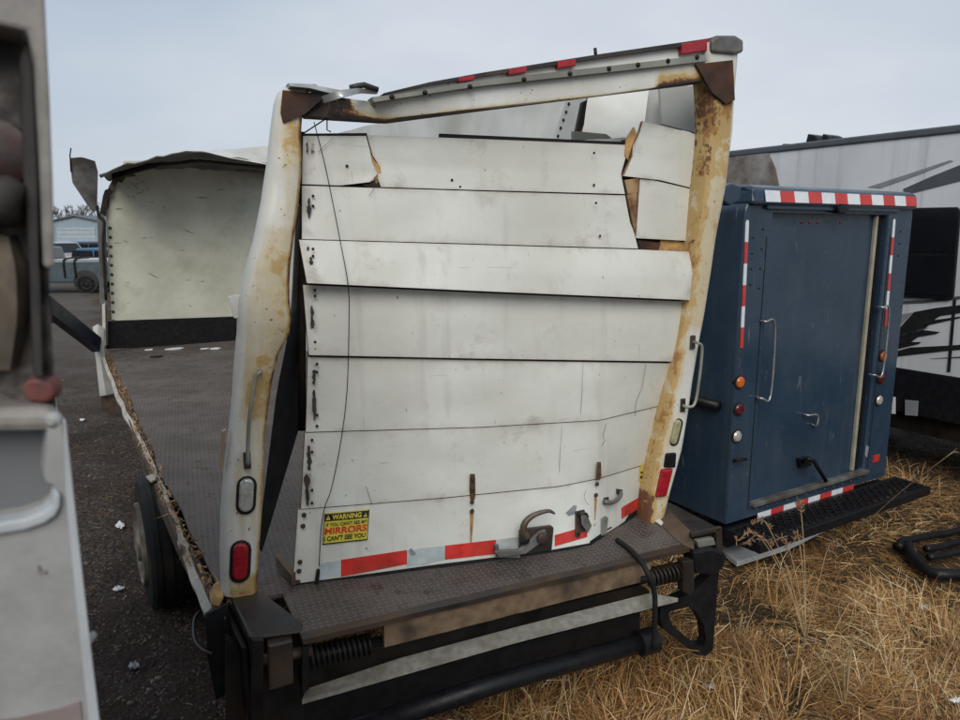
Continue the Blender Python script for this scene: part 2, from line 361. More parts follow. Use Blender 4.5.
LGRIME = plain('grimy_red_lens', (.035, .008, .008), .5, 60, .6, dirt=(.03, .022, .018), dirtamt=.8); LRUST = plain('grimy_red_marker', (.16, .03, .025), .5, 70, .6, dirt=(.09, .06, .05), dirtamt=.8); GRIM = plain('grimy_grey', (.030, .026, .024), .5, 40, .75, dirt=(.07, .055, .045), dirtamt=.6)
FOLD = plain('lit_folded_edge', (.40, .42, .43), .15, 12, .4, dirt=(.28, .27, .25), dirtamt=.5)  # lighter and bluish: light along the fender's fold put into the colour
MAUVE = plain('mauve_tape', (.22, .175, .165), .1, 6, .5)
BARNW = plain('barn_siding', (.26, .33, .37), .1, 2, .6); BARND = plain('barn_door', (.36, .42, .45), .1, 2, .6); BARNR = plain('barn_roof', (.11, .13, .14), .2, 2, .6)
BARK = plain('bare_bark', (.16, .145, .13), .3, 5, .9)
STONE = plain('gravel_stone', (.15, .118, .095), .75, 11, .8, bump=.3, dirt=(.03, .024, .02), dirtamt=.9)
CONC = plain('pale_board', (.46, .47, .47), .12, 6, .7)

# ------------------------------------------------------------------ ground
def ground_h(x, y):
    q = math.hypot(x - .5, y - 5); fade = max(0, 1 - q / 40)
    r = R.x * x + R.y * y
    h = noise.noise(Vector((x * .7, y * .7, 3))) * .05 + noise.noise(Vector((x * 2.4, y * 2.4, 9))) * .022 + noise.noise(Vector((x * 7, y * 7, 1))) * .012
    if r > 1.5: h += noise.noise(Vector((x * 1.7, y * 1.7, 40))) * .05 * min(1, r - 1.5)
    return (h - .03) * fade
def spaced(a, lim, n): return [math.copysign((math.exp(abs(t) * a) - 1) / (math.exp(a) - 1) * lim, t) for t in [i / n * 2 - 1 for i in range(n + 1)]]
gxs = [x + .5 for x in spaced(7.6, 2500, 300)]; gys = [y + 4.5 for y in spaced(7.6, 2500, 300)]
# a dense middle so that the soil near the truck is really uneven
gxs = sorted([x for x in gxs if abs(x - .5) > 7] + [-6.5 + .1 * i for i in range(141)]); gys = sorted([y for y in gys if abs(y - 4.5) > 7] + [-2.5 + .1 * i for i in range(141)])
nx, ny = len(gxs), len(gys)
gv = [(x, y, ground_h(x, y)) for y in gys for x in gxs]
gf = [(j * nx + i, j * nx + i + 1, (j + 1) * nx + i + 1, (j + 1) * nx + i) for j in range(ny - 1) for i in range(nx - 1)]
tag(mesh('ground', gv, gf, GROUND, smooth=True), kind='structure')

# ------------------------------------------------------------------ wrecked box truck
truck = thing('box_truck', (P1 + P2) / 2 + F * 2 - Z * DECK, 'wrecked white box truck with torn open side and buckled roll-up door', 'truck')
# floor
left_px = [(107, 350), (118, 378), (140, 432), (166, 492), (192, 545), (224, 606)]
Lp = resample([gz(u, v, DECK) for u, v in left_px], 26)
fl = []
for i, p in enumerate(Lp):
    e = 0 if i in (0, 25) else (noise.noise(Vector((i * 1.7, 2, 5))) * .045)
    fl.append(p + R * (.03 + e))
RRc = P2 - RT * .02; E1 = gz(303, 640, DECK); E2 = gz(693, 547, DECK)
outline = [FL] + fl[1:] + [P1 - RT * .02, P1 + RT * .2 - RN * .02, E1, E2, P2 - RN * .05, FR]
prism('floor', outline, -Z * .018, TREAD, truck)
# floor joists and chassis
for s in (.55, 1.6):
    a = FL.lerp(FR, s / 2.36) - Z * .28; a = a - F * .1; b = a - F * 7.3
    box('chassis_rail', (a + b) / 2, (F, R, Z), (7.3, .09, .26), STEEL, truck)
for k in range(12):
    c = (FL + FR) / 2 - F * (.4 + k * .68) - Z * .10
    box('cross_member', c, (R, F, Z), (2.2, .06, .09), STEEL, truck)
# torn side edge: rail, peeled strip, splinters
rail = [p - Z * .06 - R * .005 for p in Lp]
rail = [p + Vector((0, 0, noise.noise(p * 3) * .02)) for p in rail]
V, Fc = [], []
for p in rail:
    V += [p - R * .03, p + R * .02, p + R * .02 - Z * .10, p - R * .03 - Z * .10]
for i in range(len(rail) - 1):
    for k in range(4):
        k2 = (k + 1) % 4; Fc.append((i * 4 + k, i * 4 + k2, (i + 1) * 4 + k2, (i + 1) * 4 + k))
Fc += [(3, 2, 1, 0), tuple(range(len(V) - 4, len(V)))]
mesh('side_rail', V, Fc, RUSTB, truck)
strip = curve([gz(u, v, DECK - .07) for u, v in [(104, 352), (122, 398), (148, 448), (168, 492), (184, 530), (198, 568), (216, 612)]], 6)
V, Fc = [], []
for i, p in enumerate(strip):
    wv = noise.noise(Vector((i * .8, 1, 2))) * .02; V += [p - R * (.05 + wv), p - R * (.02 + wv) + Z * (.035 + wv), p - R * (.015 + wv) + Z * .02, p - R * (.045 + wv) - Z * .03]
for i in range(len(strip) - 1):
    for k in range(4):
        k2 = (k + 1) % 4; Fc.append((i * 4 + k, i * 4 + k2, (i + 1) * 4 + k2, (i + 1) * 4 + k))
Fc += [(3, 2, 1, 0), tuple(range(len(V) - 4, len(V)))]
mesh('peeled_trim', V, Fc, ALU, truck)
sp = []
for i in range(900):
    t = random.random(); p = Lp[min(24, int(t * 25))].lerp(Lp[min(25, int(t * 25) + 1)], t * 25 % 1)
    p = p + R * random.uniform(-.03, .035) + Z * random.uniform(-.06, .015)
    d = (-F * random.uniform(-.6, 1) + R * random.uniform(-.3, .2) + Z * random.uniform(-.25, .2)).normalized(); L = random.uniform(.02, .085); wd = random.uniform(.002, .008)
    q = d.cross(Z).normalized() * wd; h = Z * wd * .6
    sp.append(([p - q, p + q, p + h, p + d * L], [(0, 1, 3), (1, 2, 3), (2, 0, 3), (0, 2, 1)]))
s1 = join(*sp[:760]); tag(mesh('splinters', s1[0], s1[1], WOOD, truck), kind='stuff')
s2 = join(*sp[760:]); tag(mesh('splinters', s2[0], s2[1], WOODL, truck), kind='stuff')
prism('torn_plywood', [gz(u, v, DECK) for u, v in [(209, 592), (214, 588), (219, 596), (219, 606), (211, 604)]], Z * .03 + R * .02, WOODL, truck)
prism('trim_shard', [gz(u, v, DECK - .04) for u, v in [(146, 478), (155, 474), (157, 480), (151, 483)]], Z * .012, ALU, truck)
# rear axle wheels
wcen = gz(149, 542, .40) - R * .05
TP = [(-.11, .27), (-.115, .36), (-.105, .425), (-.08, .448), (-.045, .452), (-.04, .44), (-.03, .44), (-.025, .453), (.025, .453), (.03, .44), (.04, .44), (.045, .452), (.08, .448), (.105, .425), (.115, .36), (.11, .27)]
for off in (0, .28, 1.75, 2.03):
    c = wcen + R * (off + .12)
    ty = lathe('wheel', c, R, TP, TYRE, truck, 40)
    lathe('rim', c, R, [(-.09, .285), (-.135, .28), (-.14, .262), (-.115, .245), (-.085, .20), (-.10, .13), (-.15, .11), (-.16, .02)] if off < 1.8 else [(.09, .275), (.10, .27), (.04, .2), (.08, .1), (.08, .02)], RIM, ty, 32)
box('axle', wcen + R * 1.1, (R, F, Z), (2.0, .14, .14), STEEL, truck)
# front wall, kick plate, rivets, corner strip
WPX = [(112, 322), (109, 270), (107, 232), (106, 214), (106, 200), (109, 196), (109, 186), (113, 183), (115, 174), (121, 171), (124, 161), (200, 160), (277, 164), (277, 316)]
slab('front_wall', FP, WPX, -.02, .05, PLY, truck)
slab('kick_plate', FP, [(106, 349), (106, 321), (277, 315), (277, 343)], -.035, .05, BLACKP, truck)
riv_me = None
def rivet(parent, p, n, r, mat, name='rivet'):
    v, f = lathe_data(p, n, [(0, r), (r * .5, r * .85), (r * .8, r * .3)], 8); return mesh(name, v, f, mat, parent, smooth=True)
for k in range(11): rivet(truck, FP.at(110 + k * .35, 228 + k * 9.3, -.02), -F, .022, RUSTB)
tear = [(106, 212), (106, 196), (109, 186), (114, 177), (122, 170), (136, 167), (142, 169), (133, 173), (136, 176), (126, 177), (122, 183), (118, 181), (114, 192), (111, 190), (109, 206)]
rs_ = random.Random(9); WSC = plain('wall_scuff', (.05, .045, .035), .5, 20, .8)
for k in range(26):
    if k < 16: u, v = rs_.gauss(137, 9), rs_.gauss(186, 6)
    else: u, v = rs_.uniform(118, 236), rs_.uniform(185, 310)
    l_ = rs_.uniform(1.5, 6) if k < 22 else rs_.uniform(6, 14); a_ = rs_.gauss(.1, .35)
    tube('scuff', [FP.at(u + l_ * (t - .5), v + l_ * a_ * (t - .5) + rs_.uniform(-.3, .3), -.021) for t in (0, .33, .66, 1)], [.001, .0045, .004, .001], WSC, truck, 4)
slab('torn_corner_liner', FP, tear, -.05, .03, RUSTB, truck)
slab('corner_post', FP, [(103, 345), (100, 300), (99, 250), (97, 213), (103, 214), (106, 222), (107, 260), (108, 345)], -.12, .09, GREYM, truck)
slab('bent_corner_flange', FP, [(100, 214), (103, 196), (105, 190), (110, 188), (113, 192), (108, 199), (106, 216)], -.10, .04, STEEL, truck)
g = coons([(70, 158, -.25), (82, 157, -.32), (95, 161, -.25)], [(90, 209, -.12), (94, 212, -.12), (97, 210, -.12)], [(70, 158, -.25), (72, 182, -.2), (90, 209, -.12)], [(95, 161, -.25), (98, 172, -.18), (97, 210, -.12)], 8, 10)
sheet('torn_corner_cap', [[FP.at(*p) for p in r] for r in g], F * .012, GREYM, truck)
tube('bent_wire', [FP.at(71, 172, -.25), FP.at(70, 155, -.25), FP.at(71, 148, -.25)], .008, STEEL, truck, 6)
tube('hanging_strip', curve([FP.at(97, 205, -.13), FP.at(99, 216, -.14), FP.at(104, 222, -.16), FP.at(103, 245, -.16), FP.at(106, 300, -.16)]), .018, STEEL, truck, 6)
# front roof remnant, drooping
g = coons([(99, 175, -1.3), (125, 164, -1.3), (165, 155, -1.35), (196, 150, -1.4), (228, 157, -1.4), (268, 163, -1.4)],
          [(110, 180, .0), (140, 168, .0), (200, 169, .0), (277, 173, .0)], [(99, 175, -1.3), (110, 180, 0)], [(268, 163, -1.4), (277, 173, 0)], 24, 8)
sheet('roof', [[FP.at(*p) + Z * (noise.noise(Vector((p.x * .06, p.z * 3, 2))) * .05 + abs(noise.noise(Vector((p.x * .13, p.z * 5, 6)))) * -.03) for p in r] for r in g], Z * .012, GREYM, truck)
for dd_ in (-.35, -1.05): tube('roof_bow', [FP.at(u, v, dd_) for u, v in [(112, 178), (160, 165), (200, 161), (272, 168)]], .02, STEEL, truck, 6)
tube('roof_bow', [FP.at(u, v, -.7) for u, v in [(112, 176), (160, 162), (200, 158), (272, 166)]], .025, STEEL, truck, 6)
sheet('folded_roof_skin', [[FP.at(*p) for p in r] for r in coons([(214, 150.5, -1.0), (240, 149, -1.0), (269, 146, -1.0)], [(206, 152, -1.41), (230, 158, -1.42), (269, 165, -1.42)], [(214, 150.5, -1.0), (206, 152, -1.41)], [(269, 146, -1.0), (269, 165, -1.42)], 14, 5)], F * .01 + Z * .008, WALLIN, truck)
# white side guard and splash panel at the front of the bed
gd = coons([(93, 328, -.2), (98, 325, -.24), (104, 328, -.2)], [(100, 396, -.2), (106, 395, -.24), (114, 393, -.2)], [(93, 328, -.2), (95, 350, -.2), (100, 396, -.2)], [(104, 328, -.2), (104, 350, -.2), (114, 393, -.2)], 8, 10)
sheet('side_guard', [[FP.at(*p) for p in r] for r in gd], F * .10, WHITE, truck)
slab('step_bracket', FP, [(101, 397), (114, 395), (117, 412), (110, 416), (101, 410)], -.15, .10, RUSTB, truck)
slab('white_edge_trim', FP, [(102, 305), (105, 303), (106, 345), (103, 347)], -.16, .02, WHITE, truck)

# right side wall seen above the door
TWP = [(277, 165, 0), (300, 150, .02), (340, 132, .05), (400, 119, .1), (480, 110, .16), (566, 100, .24), (640, 84, .32), (684, 72, .36)]
wt = resample([LW.at(*p) for p in TWP], 22); wb = []
for i, p in enumerate(wt):
    q = Vector((p.x, p.y, DECK - .1)); q += R * (R.dot(P2) + .03 - R.dot(q)); wb.append(q)
wt = [p + Vector((0, 0, noise.noise(Vector((i * .6, 3, 1))) * .02)) for i, p in enumerate(wt)]
sheet('right_wall', [[a_.lerp(b_, k / 6) + R * noise.noise(Vector((i * .35, k * .8, 4))) * .02 for i, (a_, b_) in enumerate(zip(wt, wb))] for k in range(7)], R * .05, WALLIN, truck)
slab('wall_stud', LW, [(566, 100), (585, 99), (577, 142), (552, 142)], .05, .025, WHITE, truck)
for k in range(5): rivet(truck, LW.at(566 - k * 2.7 + 3, 104 + k * 8, .048), -R, .011, STEEL)
def rsheet(name, corners, off, mat, rim=None, N=8, M=6, pl=RP):
    a, b, c, d = corners; g = coons([a, b], [d, c], [a, d], [b, c], N, M)
    return sheet(name, [[pl.at(*p) for p in r] for r in g], pl.n * off, mat, truck, rim)
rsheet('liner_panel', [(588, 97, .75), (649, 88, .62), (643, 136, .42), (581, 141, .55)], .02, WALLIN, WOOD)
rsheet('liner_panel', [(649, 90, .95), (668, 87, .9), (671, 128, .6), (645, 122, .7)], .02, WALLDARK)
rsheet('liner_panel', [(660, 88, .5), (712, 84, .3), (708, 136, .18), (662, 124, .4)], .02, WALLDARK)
slab('bent_channel', RP, [(583, 102), (587, 100), (584, 125), (579, 136), (576, 136)], .38, .03, STEEL, truck)
slab('track_bracket', RP, [(574, 131), (606, 134), (612, 138), (574, 140)], .34, .03, GALV, truck)
for px in ([(700, 82), (702, 110), (706, 134)], [(697, 136), (700, 165), (695, 190), (691, 240)]):
    tube('door_cable', [RP.at(u, v, .12) for u, v in px], .004, BLACK, truck, 5)

# rear posts
def post(name, rows, depth, stain, rnd, flip=1):
    V, at = [], []; K = 9
    dense = []
    for (a, b) in zip(rows, rows[1:]):
        n = max(1, int(abs(b[0] - a[0]) / 8))
        for k in range(n): t = k / n; dense.append(tuple(x + (y - x) * t for x, y in zip(a, b)))
    dense.append(rows[-1])
    for v, l, r, d in dense:
        pl, pr = RP.at(l, v, d), RP.at(r, v, d); t = (pr - pl).normalized(); W = (pr - pl).length; rad = min(rnd, W * .45)
        cs = []
        def corner(side):
            o = []
            for k in range(5):
                a = k / 4 * math.pi / 2; o.append((rad - rad * math.sin(a), rad - rad * math.cos(a)))
            return o
        c5 = corner(0)
        prof = [(0, depth)] + [(x, y) for x, y in reversed([(p[1], p[0]) for p in c5])][::1]
        prof = [(0, depth), (0, rad)] + [(rad - rad * math.cos(k / 4 * math.pi / 2), rad - rad * math.sin(k / 4 * math.pi / 2)) for k in range(1, 5)]
        small = rad * .35
        prof += [(W * .6, 0), (W - small, 0), (W, small), (W, depth)]
        for x, y in prof:
            xx = x if flip == 1 else W - x
            wob = noise.noise(Vector((v * .03, xx * 6, flip))) * .006
            V.append((pl + t * xx + RN * (y + wob))); at.append(stain(v, xx / max(W, .01), y))
    n = len(prof); Fc = []
    for i in range(len(dense) - 1):
        for k in range(n): k2 = (k + 1) % n; Fc.append((i * n + k, i * n + k2, (i + 1) * n + k2, (i + 1) * n + k))
    Fc += [tuple(range(n)), tuple(range((len(dense) - 1) * n, len(dense) * n))[::-1]]
    o = mesh(name, V, Fc, POST, truck, smooth=True, attr=at); autosmooth(o, 50); return o
LPOST = [(84, 287, 318, .03), (90, 280, 310, .03), (100, 277, 304, .03), (130, 273, 302, .02), (160, 270, 303, .01), (200, 264, 300, 0), (240, 256, 294, -.02), (265, 249, 291, -.035), (285, 244, 290, -.045),
         (300, 240, 290, -.05), (318, 239, 292, -.05), (335, 239, 290, -.045), (355, 237, 279, -.035), (380, 235, 273, -.02), (400, 234, 270, -.01), (440, 230, 265, 0), (480, 225, 264, 0), (520, 222, 262, 0), (560, 221, 259, 0), (598, 222, 257, 0)]
def sl(v, s, y):
    if s < .12: return .0
    a = .10 + .24 * min(1, max(0, (s - .1) / .35))
    if 110 < v < 175: a += .22 * (1 - abs(v - 142) / 33)
    if 230 < v < 420: a += .16
    if s > .93: a += .45 if v < 330 else .3
    if v < 118: a = .3
    if v > 570: a += .25
    return a
lpost = post('corner_post', LPOST, .13, sl, .055)
RPOST = [(42, 708, 741, -.02), (60, 708, 740, -.02), (90, 711, 737, -.01), (130, 711, 735, 0), (190, 705, 727, 0), (240, 698, 718, 0), (300, 689, 709, 0), (350, 680, 700, 0), (400, 669, 692, 0), (450, 659, 684, 0), (490, 652, 673, 0), (524, 647, 664, 0)]
def sr(v, s, y):
    if s > .88: return .12
    a = .44
    if 85 < v < 180: a = .58
    if v < 80: a = .1
    if s < .2: a += .16 if v < 330 else .34
    if v > 330: a -= .18
    if v > 490: a += .3
    return a
rpost = post('corner_post', RPOST, .13, sr, .03, flip=-1)
# corner gussets
slab('corner_gusset', RP, [(283, 90), (300, 92), (321, 93), (322, 99), (305, 114), (283, 122), (281, 112)], .012, .02, GUSSET, truck)
slab('corner_gusset', RP, [(696, 64), (733, 60), (735, 100), (726, 104), (712, 92)], -.028, .02, GUSSET, truck)
# header: lower panel, ledge, light rail, roof rail
hd = coons([(300, 91, .03), (330, 96, .05), (352, 99, .06), (374, 102, .02), (400, 98, 0), (480, 86, 0), (600, 73, 0), (708, 61, -.01)],
           [(303, 116, .03), (330, 117, .04), (360, 119, .05), (384, 120, .04), (400, 117, .02), (480, 108, 0), (600, 95, 0), (708, 80, -.01)],
           [(300, 91, .03), (303, 116, .03)], [(708, 61, -.01), (708, 80, -.01)], 60, 7)
at = []
for j, r in enumerate(hd):
    for p in r:
        a = .06
        if p.x < 350: a = 1.05
        elif p.x < 400: a = .05 + 1.1 * max(0, (j / 6 - .35)) * (400 - p.x) / 30
        if p.x > 655: a += .7 * (j / 6) + .12
        if j == 6: a += .35
        at.append(a)
sheet('header_panel', [[RP.at(*p) for p in r] for r in hd], RN * .06, POST, truck, attr=at)
soff = coons([(303, 116, .035), (384, 120, .045), (480, 108, .005), (708, 80, 0)], [(303, 119, .14), (384, 124, .14), (480, 111.5, .12), (708, 83, .12)], [(303, 116, .035), (303, 119, .14)], [(708, 80, 0), (708, 83, .12)], 40, 3)
sheet('header_soffit', [[RP.at(*p) for p in r] for r in soff], Z * .01, GUSSET, truck)
def bar_px(name, top, bot, d, th, mat, N=30, attrv=None):
    g = coons([(u, v, d) for u, v in top], [(u, v, d) for u, v in bot], [(*top[0], d), (*bot[0], d)], [(*top[-1], d), (*bot[-1], d)], N, 3)
    return sheet(name, [[RP.at(*p) for p in r] for r in g], RN * th, mat, truck, attr=[attrv] * (N * 3) if attrv is not None else None)
bar_px('header_ledge', [(372, 97), (400, 94), (480, 80), (600, 67), (704, 55)], [(374, 102), (400, 98), (480, 86), (600, 73), (708, 61)], -.03, .08, GALV)
bar_px('light_rail', [(388, 92), (430, 85), (480, 77), (600, 58), (712, 41)], [(384, 96), (430, 90), (480, 81), (600, 67.5), (706, 56)], .02, .06, POST, attrv=.12)
bar_px('roof_rail', [(384, 93), (430, 82), (480, 73), (600, 54), (718, 37)], [(386, 94), (430, 85), (480, 77), (600, 58), (716, 42)], -.005, .1, STEELB)
for (u, v, w_, h_) in [(467, 78.5, 8, 2.4), (518, 70.5, 9, 3.2), (567, 63.5, 9, 3.6), (697, 46.5, 15, 5.5)]:
    s_ = -.145; dk = slab('marker_lamp', RP, [(u - w_, v - h_ - s_ * w_), (u + w_, v - h_ + s_ * w_), (u + w_, v + h_ + s_ * w_), (u - w_, v + h_ - s_ * w_)], -.012, .03, LRED, truck, .004)
for u in (392, 425, 470, 524, 570, 609, 638, 668, 697): rivet(truck, RP.at(u, 97 - (u - 392) * .131 - (0 if u > 430 else 0), -.032), -RN, .012, STEEL, 'bolt')
slab('corner_cap', RP, [(712, 40), (718, 35), (736, 35), (744, 40), (744, 52), (735, 54), (712, 52)], -.04, .14, GREYM, truck, .012)
g = coons([(322, 96, -.05), (340, 90, -.07), (358, 88, -.03), (379, 90, .0)], [(324, 103, -.03), (344, 97, -.08), (360, 93, -.02), (377, 94, .01)], [(322, 96, -.05), (324, 103, -.03)], [(379, 90, 0), (377, 94, .01)], 12, 4)
sheet('torn_header_skin', [[RP.at(*p) for p in r] for r in g], RN * .012, TIN, truck)
g = coons([(288, 83, -.01), (310, 84, 0), (330, 88, .0), (345, 91, .02)], [(290, 86, -.02), (310, 88, -.02), (330, 93, 0), (345, 95, .02)], [(288, 83, -.01), (290, 86, -.02)], [(345, 91, .02), (345, 95, .02)], 12, 3)
sheet('folded_cap', [[RP.at(*p) for p in r] for r in g], RN * .08, TIN, truck)
tube('bent_bracket', [RP.at(u, v, -.02) for u, v in [(350, 88), (358, 86), (364, 85), (378, 90)]], .012, STEELB, truck, 6)
fb = []
for k in range(26):
    u = random.gauss(338, 8); a = RP.at(u, random.uniform(98, 108), -.01 + random.uniform(-.01, .02)); b = RP.at(u + random.gauss(2, 6), random.uniform(104, 120), random.uniform(-.05, .01))
    fb.append(tube_data([a, (a + b) / 2 + Vector((random.gauss(0, .008), 0, .01)), b], .0009, 4))
fd = join(*fb); tag(mesh('straw_fibres', fd[0], fd[1], RUSTB, truck), kind='stuff')
tube('antenna_stub', [RP.at(596, 58, .05), RP.at(595, 48, .05)], .008, STEEL, truck, 6)
for px in ([(304, 133), (327, 118)], [(327, 118), (327, 130), (331, 132)]): tube('door_cable', [RP.at(u, v, .1) for u, v in px], .003, BLACK, truck, 5)
# bent door track and black sheet on the left jamb
g = coons([(297, 205, .06), (302, 205, .1)], [(283, 415, .12), (291, 415, .18)], [(297, 205, .06), (292, 300, .08), (283, 415, .12)], [(302, 205, .1), (300, 300, .16), (291, 415, .18)], 4, 14)
sheet('door_track', [[RP.at(*p) for p in r] for r in g], RN * .02, GREYM, truck)
g = coons([(291, 322, .03), (303, 300, .16)], [(258, 548, .08), (262, 552, .1)], [(291, 322, .03), (277, 392, .06), (258, 548, .08)], [(303, 300, .16), (303, 415, .2), (262, 552, .1)], 5, 16)
sheet('black_side_sheet', [[RP.at(*p) for p in r] for r in g], RN * .015, BLACK, truck)
tube('inner_jamb', [RP.at(300, 132, .12), RP.at(303, 205, .12), RP.at(302, 300, .14), RP.at(302, 430, .14)], .02, STEEL, truck, 6)
slab('torn_bracket', RP, [(228, 297), (241, 295), (240, 318), (234, 318)], .02, .03, WHITE, truck)
slab('torn_bracket', RP, [(222, 432), (226, 430), (223, 470), (220, 470)], .03, .03, ALU, truck)
# rear post lamps and grab handles
def oval(name, pl, a, b, r, d, th, mat, parent, steps=8, bev=.006):
    (u0, v0), (u1, v1) = a, b; A, B = pl.at(u0, v0, d), pl.at(u1, v1, d); ax = (B - A).normalized(); s = pl.n.cross(ax)
    pts = [A + (-ax * math.sin(math.pi * k / steps) + s * math.cos(math.pi * k / steps)) * r for k in range(steps + 1)]
    pts += [B + (ax * math.sin(math.pi * k / steps) - s * math.cos(math.pi * k / steps)) * r for k in range(steps + 1)]
    return prism(name, pts, pl.n * th, mat, parent, bev)
def lamp(pl, a, b, r, d, lens, label=None):
    o = oval('lamp_surround', pl, a, b, r * 1.38, d, .05, BLACK, truck); l = oval('lens', pl, a, b, r, d - .012, .04, lens, o, bev=.01)
    if label: o['label'] = label
lamp(RP, (247, 486), (246, 506), .030, -.012, LCLR, 'clear oval lamp on left post'); lamp(RP, (241, 551), (240, 574), .032, -.014, LRED, 'red oval lamp on left post')
lamp(RP, (679, 424), (675, 441), .022, -.01, LYEL, 'yellowed oval lamp on right post')
slab('lamp_housing', RP, [(667, 454), (677, 453), (676, 468), (665, 468)], -.015, .05, BLACKP, truck, .008)
slab('broken_lamp', RP, [(663, 470), (674, 469), (667, 497), (657, 498)], -.02, .05, LRED, truck, .01)
def handle(pl, px, d, out, r, mat, parent, ends=True):
    P = [pl.at(u, v, d) for u, v in px]; pts = [P[0]] + [p - pl.n * out for p in P] + [P[-1]]
    o = tube('grab_handle', curve(pts, 5), r, mat, parent, 8)
    if ends:
        for p in (P[0], P[-1]): box('handle_foot', p - pl.n * .006, (pl.t, pl.n, Z), (.03, .012, .075), STEELB, o, .004)
    return o
handle(RP, [(259, 370), (254, 378), (249, 410), (247, 440), (247, 460)], -.01, .045, .008, GALV, truck)
handle(RP, [(692, 342), (696, 350), (690, 398), (682, 405)], .0, .05, .008, GALV, truck)

# liftgate deck, boxes, springs, brackets
BO = -.37
def BPx(u, v, d=BO): return RP.at(u, v, d)
E_ = (E2 - E1); EN = Vector((-E_.y, E_.x, 0)).normalized()
def ed(t, o, z): return E1 + E_ * t - EN * o + Z * z
n_ = 14; gl = [[ed(k / n_, .004 + .006 * noise.noise(Vector((k * .7, 1, 1))), zz) for k in range(n_ + 1)] for zz in (.003, -.008, -.020)]
sheet('deck_lip', gl, EN * .05, STEELB, truck)
gl = [[ed(.17 + .70 * k / n_, -.012 + .004 * noise.noise(Vector((k * .9, zz * 9, 1))), zz) for k in range(n_ + 1)] for zz in (-.022, -.06, -.095, -.13)]
sheet('apron_face', gl, EN * .02, MUDB, truck)
slab('inner_channel', RP, [(300, 665), (640, 585), (650, 592), (650, 606), (300, 697)], -.25, .05, STEEL, truck)
g = coons([(306, 689, -.30), (400, 658, -.30), (520, 626, -.30), (650, 593, -.30)], [(302, 700, -.37), (400, 672, -.37), (520, 638, -.37), (678, 598, -.37)], [(306, 689, -.3), (302, 700, -.37)], [(650, 593, -.3), (678, 598, -.37)], 24, 4)
sheet('step_bar', [[RP.at(*p) for p in r] for r in g], -Z * .02, DIRTBAR, truck, bevel=.004)
slab('void_backing', RP, [(300, 702), (640, 612), (640, 640), (300, 740)], -.12, .05, BLACK, truck)  # black slab added for the dark void under the bumper
tube('drop_tube', [RP.at(330, 738, -.33), RP.at(500, 682, -.33), RP.at(648, 641, -.33)], .047, BLACKP, truck, 16)
lathe('tube_end', RP.at(648, 641, -.33), RT, [(-.06, .06), (-.055, .066), (.04, .066), (.05, .05)], BLACKP, truck, 16)
def spring(a, b, r, turns, wire, name='torsion_spring'):
    a, b = Vector(a), Vector(b); ax = (b - a).normalized(); u = ax.orthogonal().normalized(); s = ax.cross(u); n = turns * 12
    pts = [a.lerp(b, i / n) + (u * math.cos(i / 12 * 2 * math.pi) + s * math.sin(i / 12 * 2 * math.pi)) * r for i in range(n + 1)]
    o = tube(name, pts, wire, STEEL, truck, 6); tube('spring_rod', [a - ax * .05, b + ax * .05], r * .6, BLACKP, o, 10); return o
spring(RP.at(304, 658, -.33), RP.at(372, 644, -.33), .042, 13, .0085)
spring(RP.at(648, 578, -.33), RP.at(688, 569, -.33), .042, 10, .0085)
# left end box
top = [gz(u, v, DECK + .01) for u, v in [(227, 590), (257, 587), (303, 622), (301, 630), (250, 637)]]
prism('end_box_top', top, -Z * .02, STEELB, truck, .01)
for px, d, th, m in [([(225, 596), (250, 640), (250, 740), (222, 690)], None, 0, STEEL)]:
    pts = [gz(227, 592, DECK - .01), gz(249, 637, DECK - .01)]; pts += [pts[1] - Z * .55, pts[0] - Z * .5]
    prism('end_box_side', pts, RT * .03, STEELB, truck, .004)
    q = [p - RT * .03 - Z * .04 for p in pts]; q[2] = q[1] - Z * .3; q[3] = q[0] - Z * .22
    prism('hinge_plate', q, RT * .02, STEEL, truck, .004)
slab('end_box_back', RP, [(250, 640), (303, 628), (305, 720), (250, 745)], -.28, .03, STEEL, truck)
slab('hinge_block', RP, [(268, 646), (293, 640), (294, 684), (269, 692)], -.40, .12, STEELB, truck, .008)
slab('hinge_plate', RP, [(302, 648), (309, 646), (309, 690), (302, 694)], -.40, .12, STEEL, truck, .004)
slab('hinge_plate', RP, [(252, 640), (264, 640), (262, 760), (250, 760)], -.42, .03, STEEL, truck, .004)
tube('hinge_pin', [RP.at(262, 660, -.36), RP.at(312, 650, -.36)], .025, STEELB, truck, 12)
slab('support_leg', RP, [(226, 640), (240, 650), (248, 740), (250, 800), (226, 800)], -.25, .06, STEEL, truck)
tube('cable_loop', curve([gz(u, v, .72) for u, v in [(212, 608), (200, 612), (194, 622), (195, 640), (203, 650), (212, 654)]]), .008, STEELB, truck, 6)
slab('mud_guard', RP, [(205, 615), (228, 604), (232, 690), (216, 700), (208, 660)], -.05, .02, BLACK, truck)
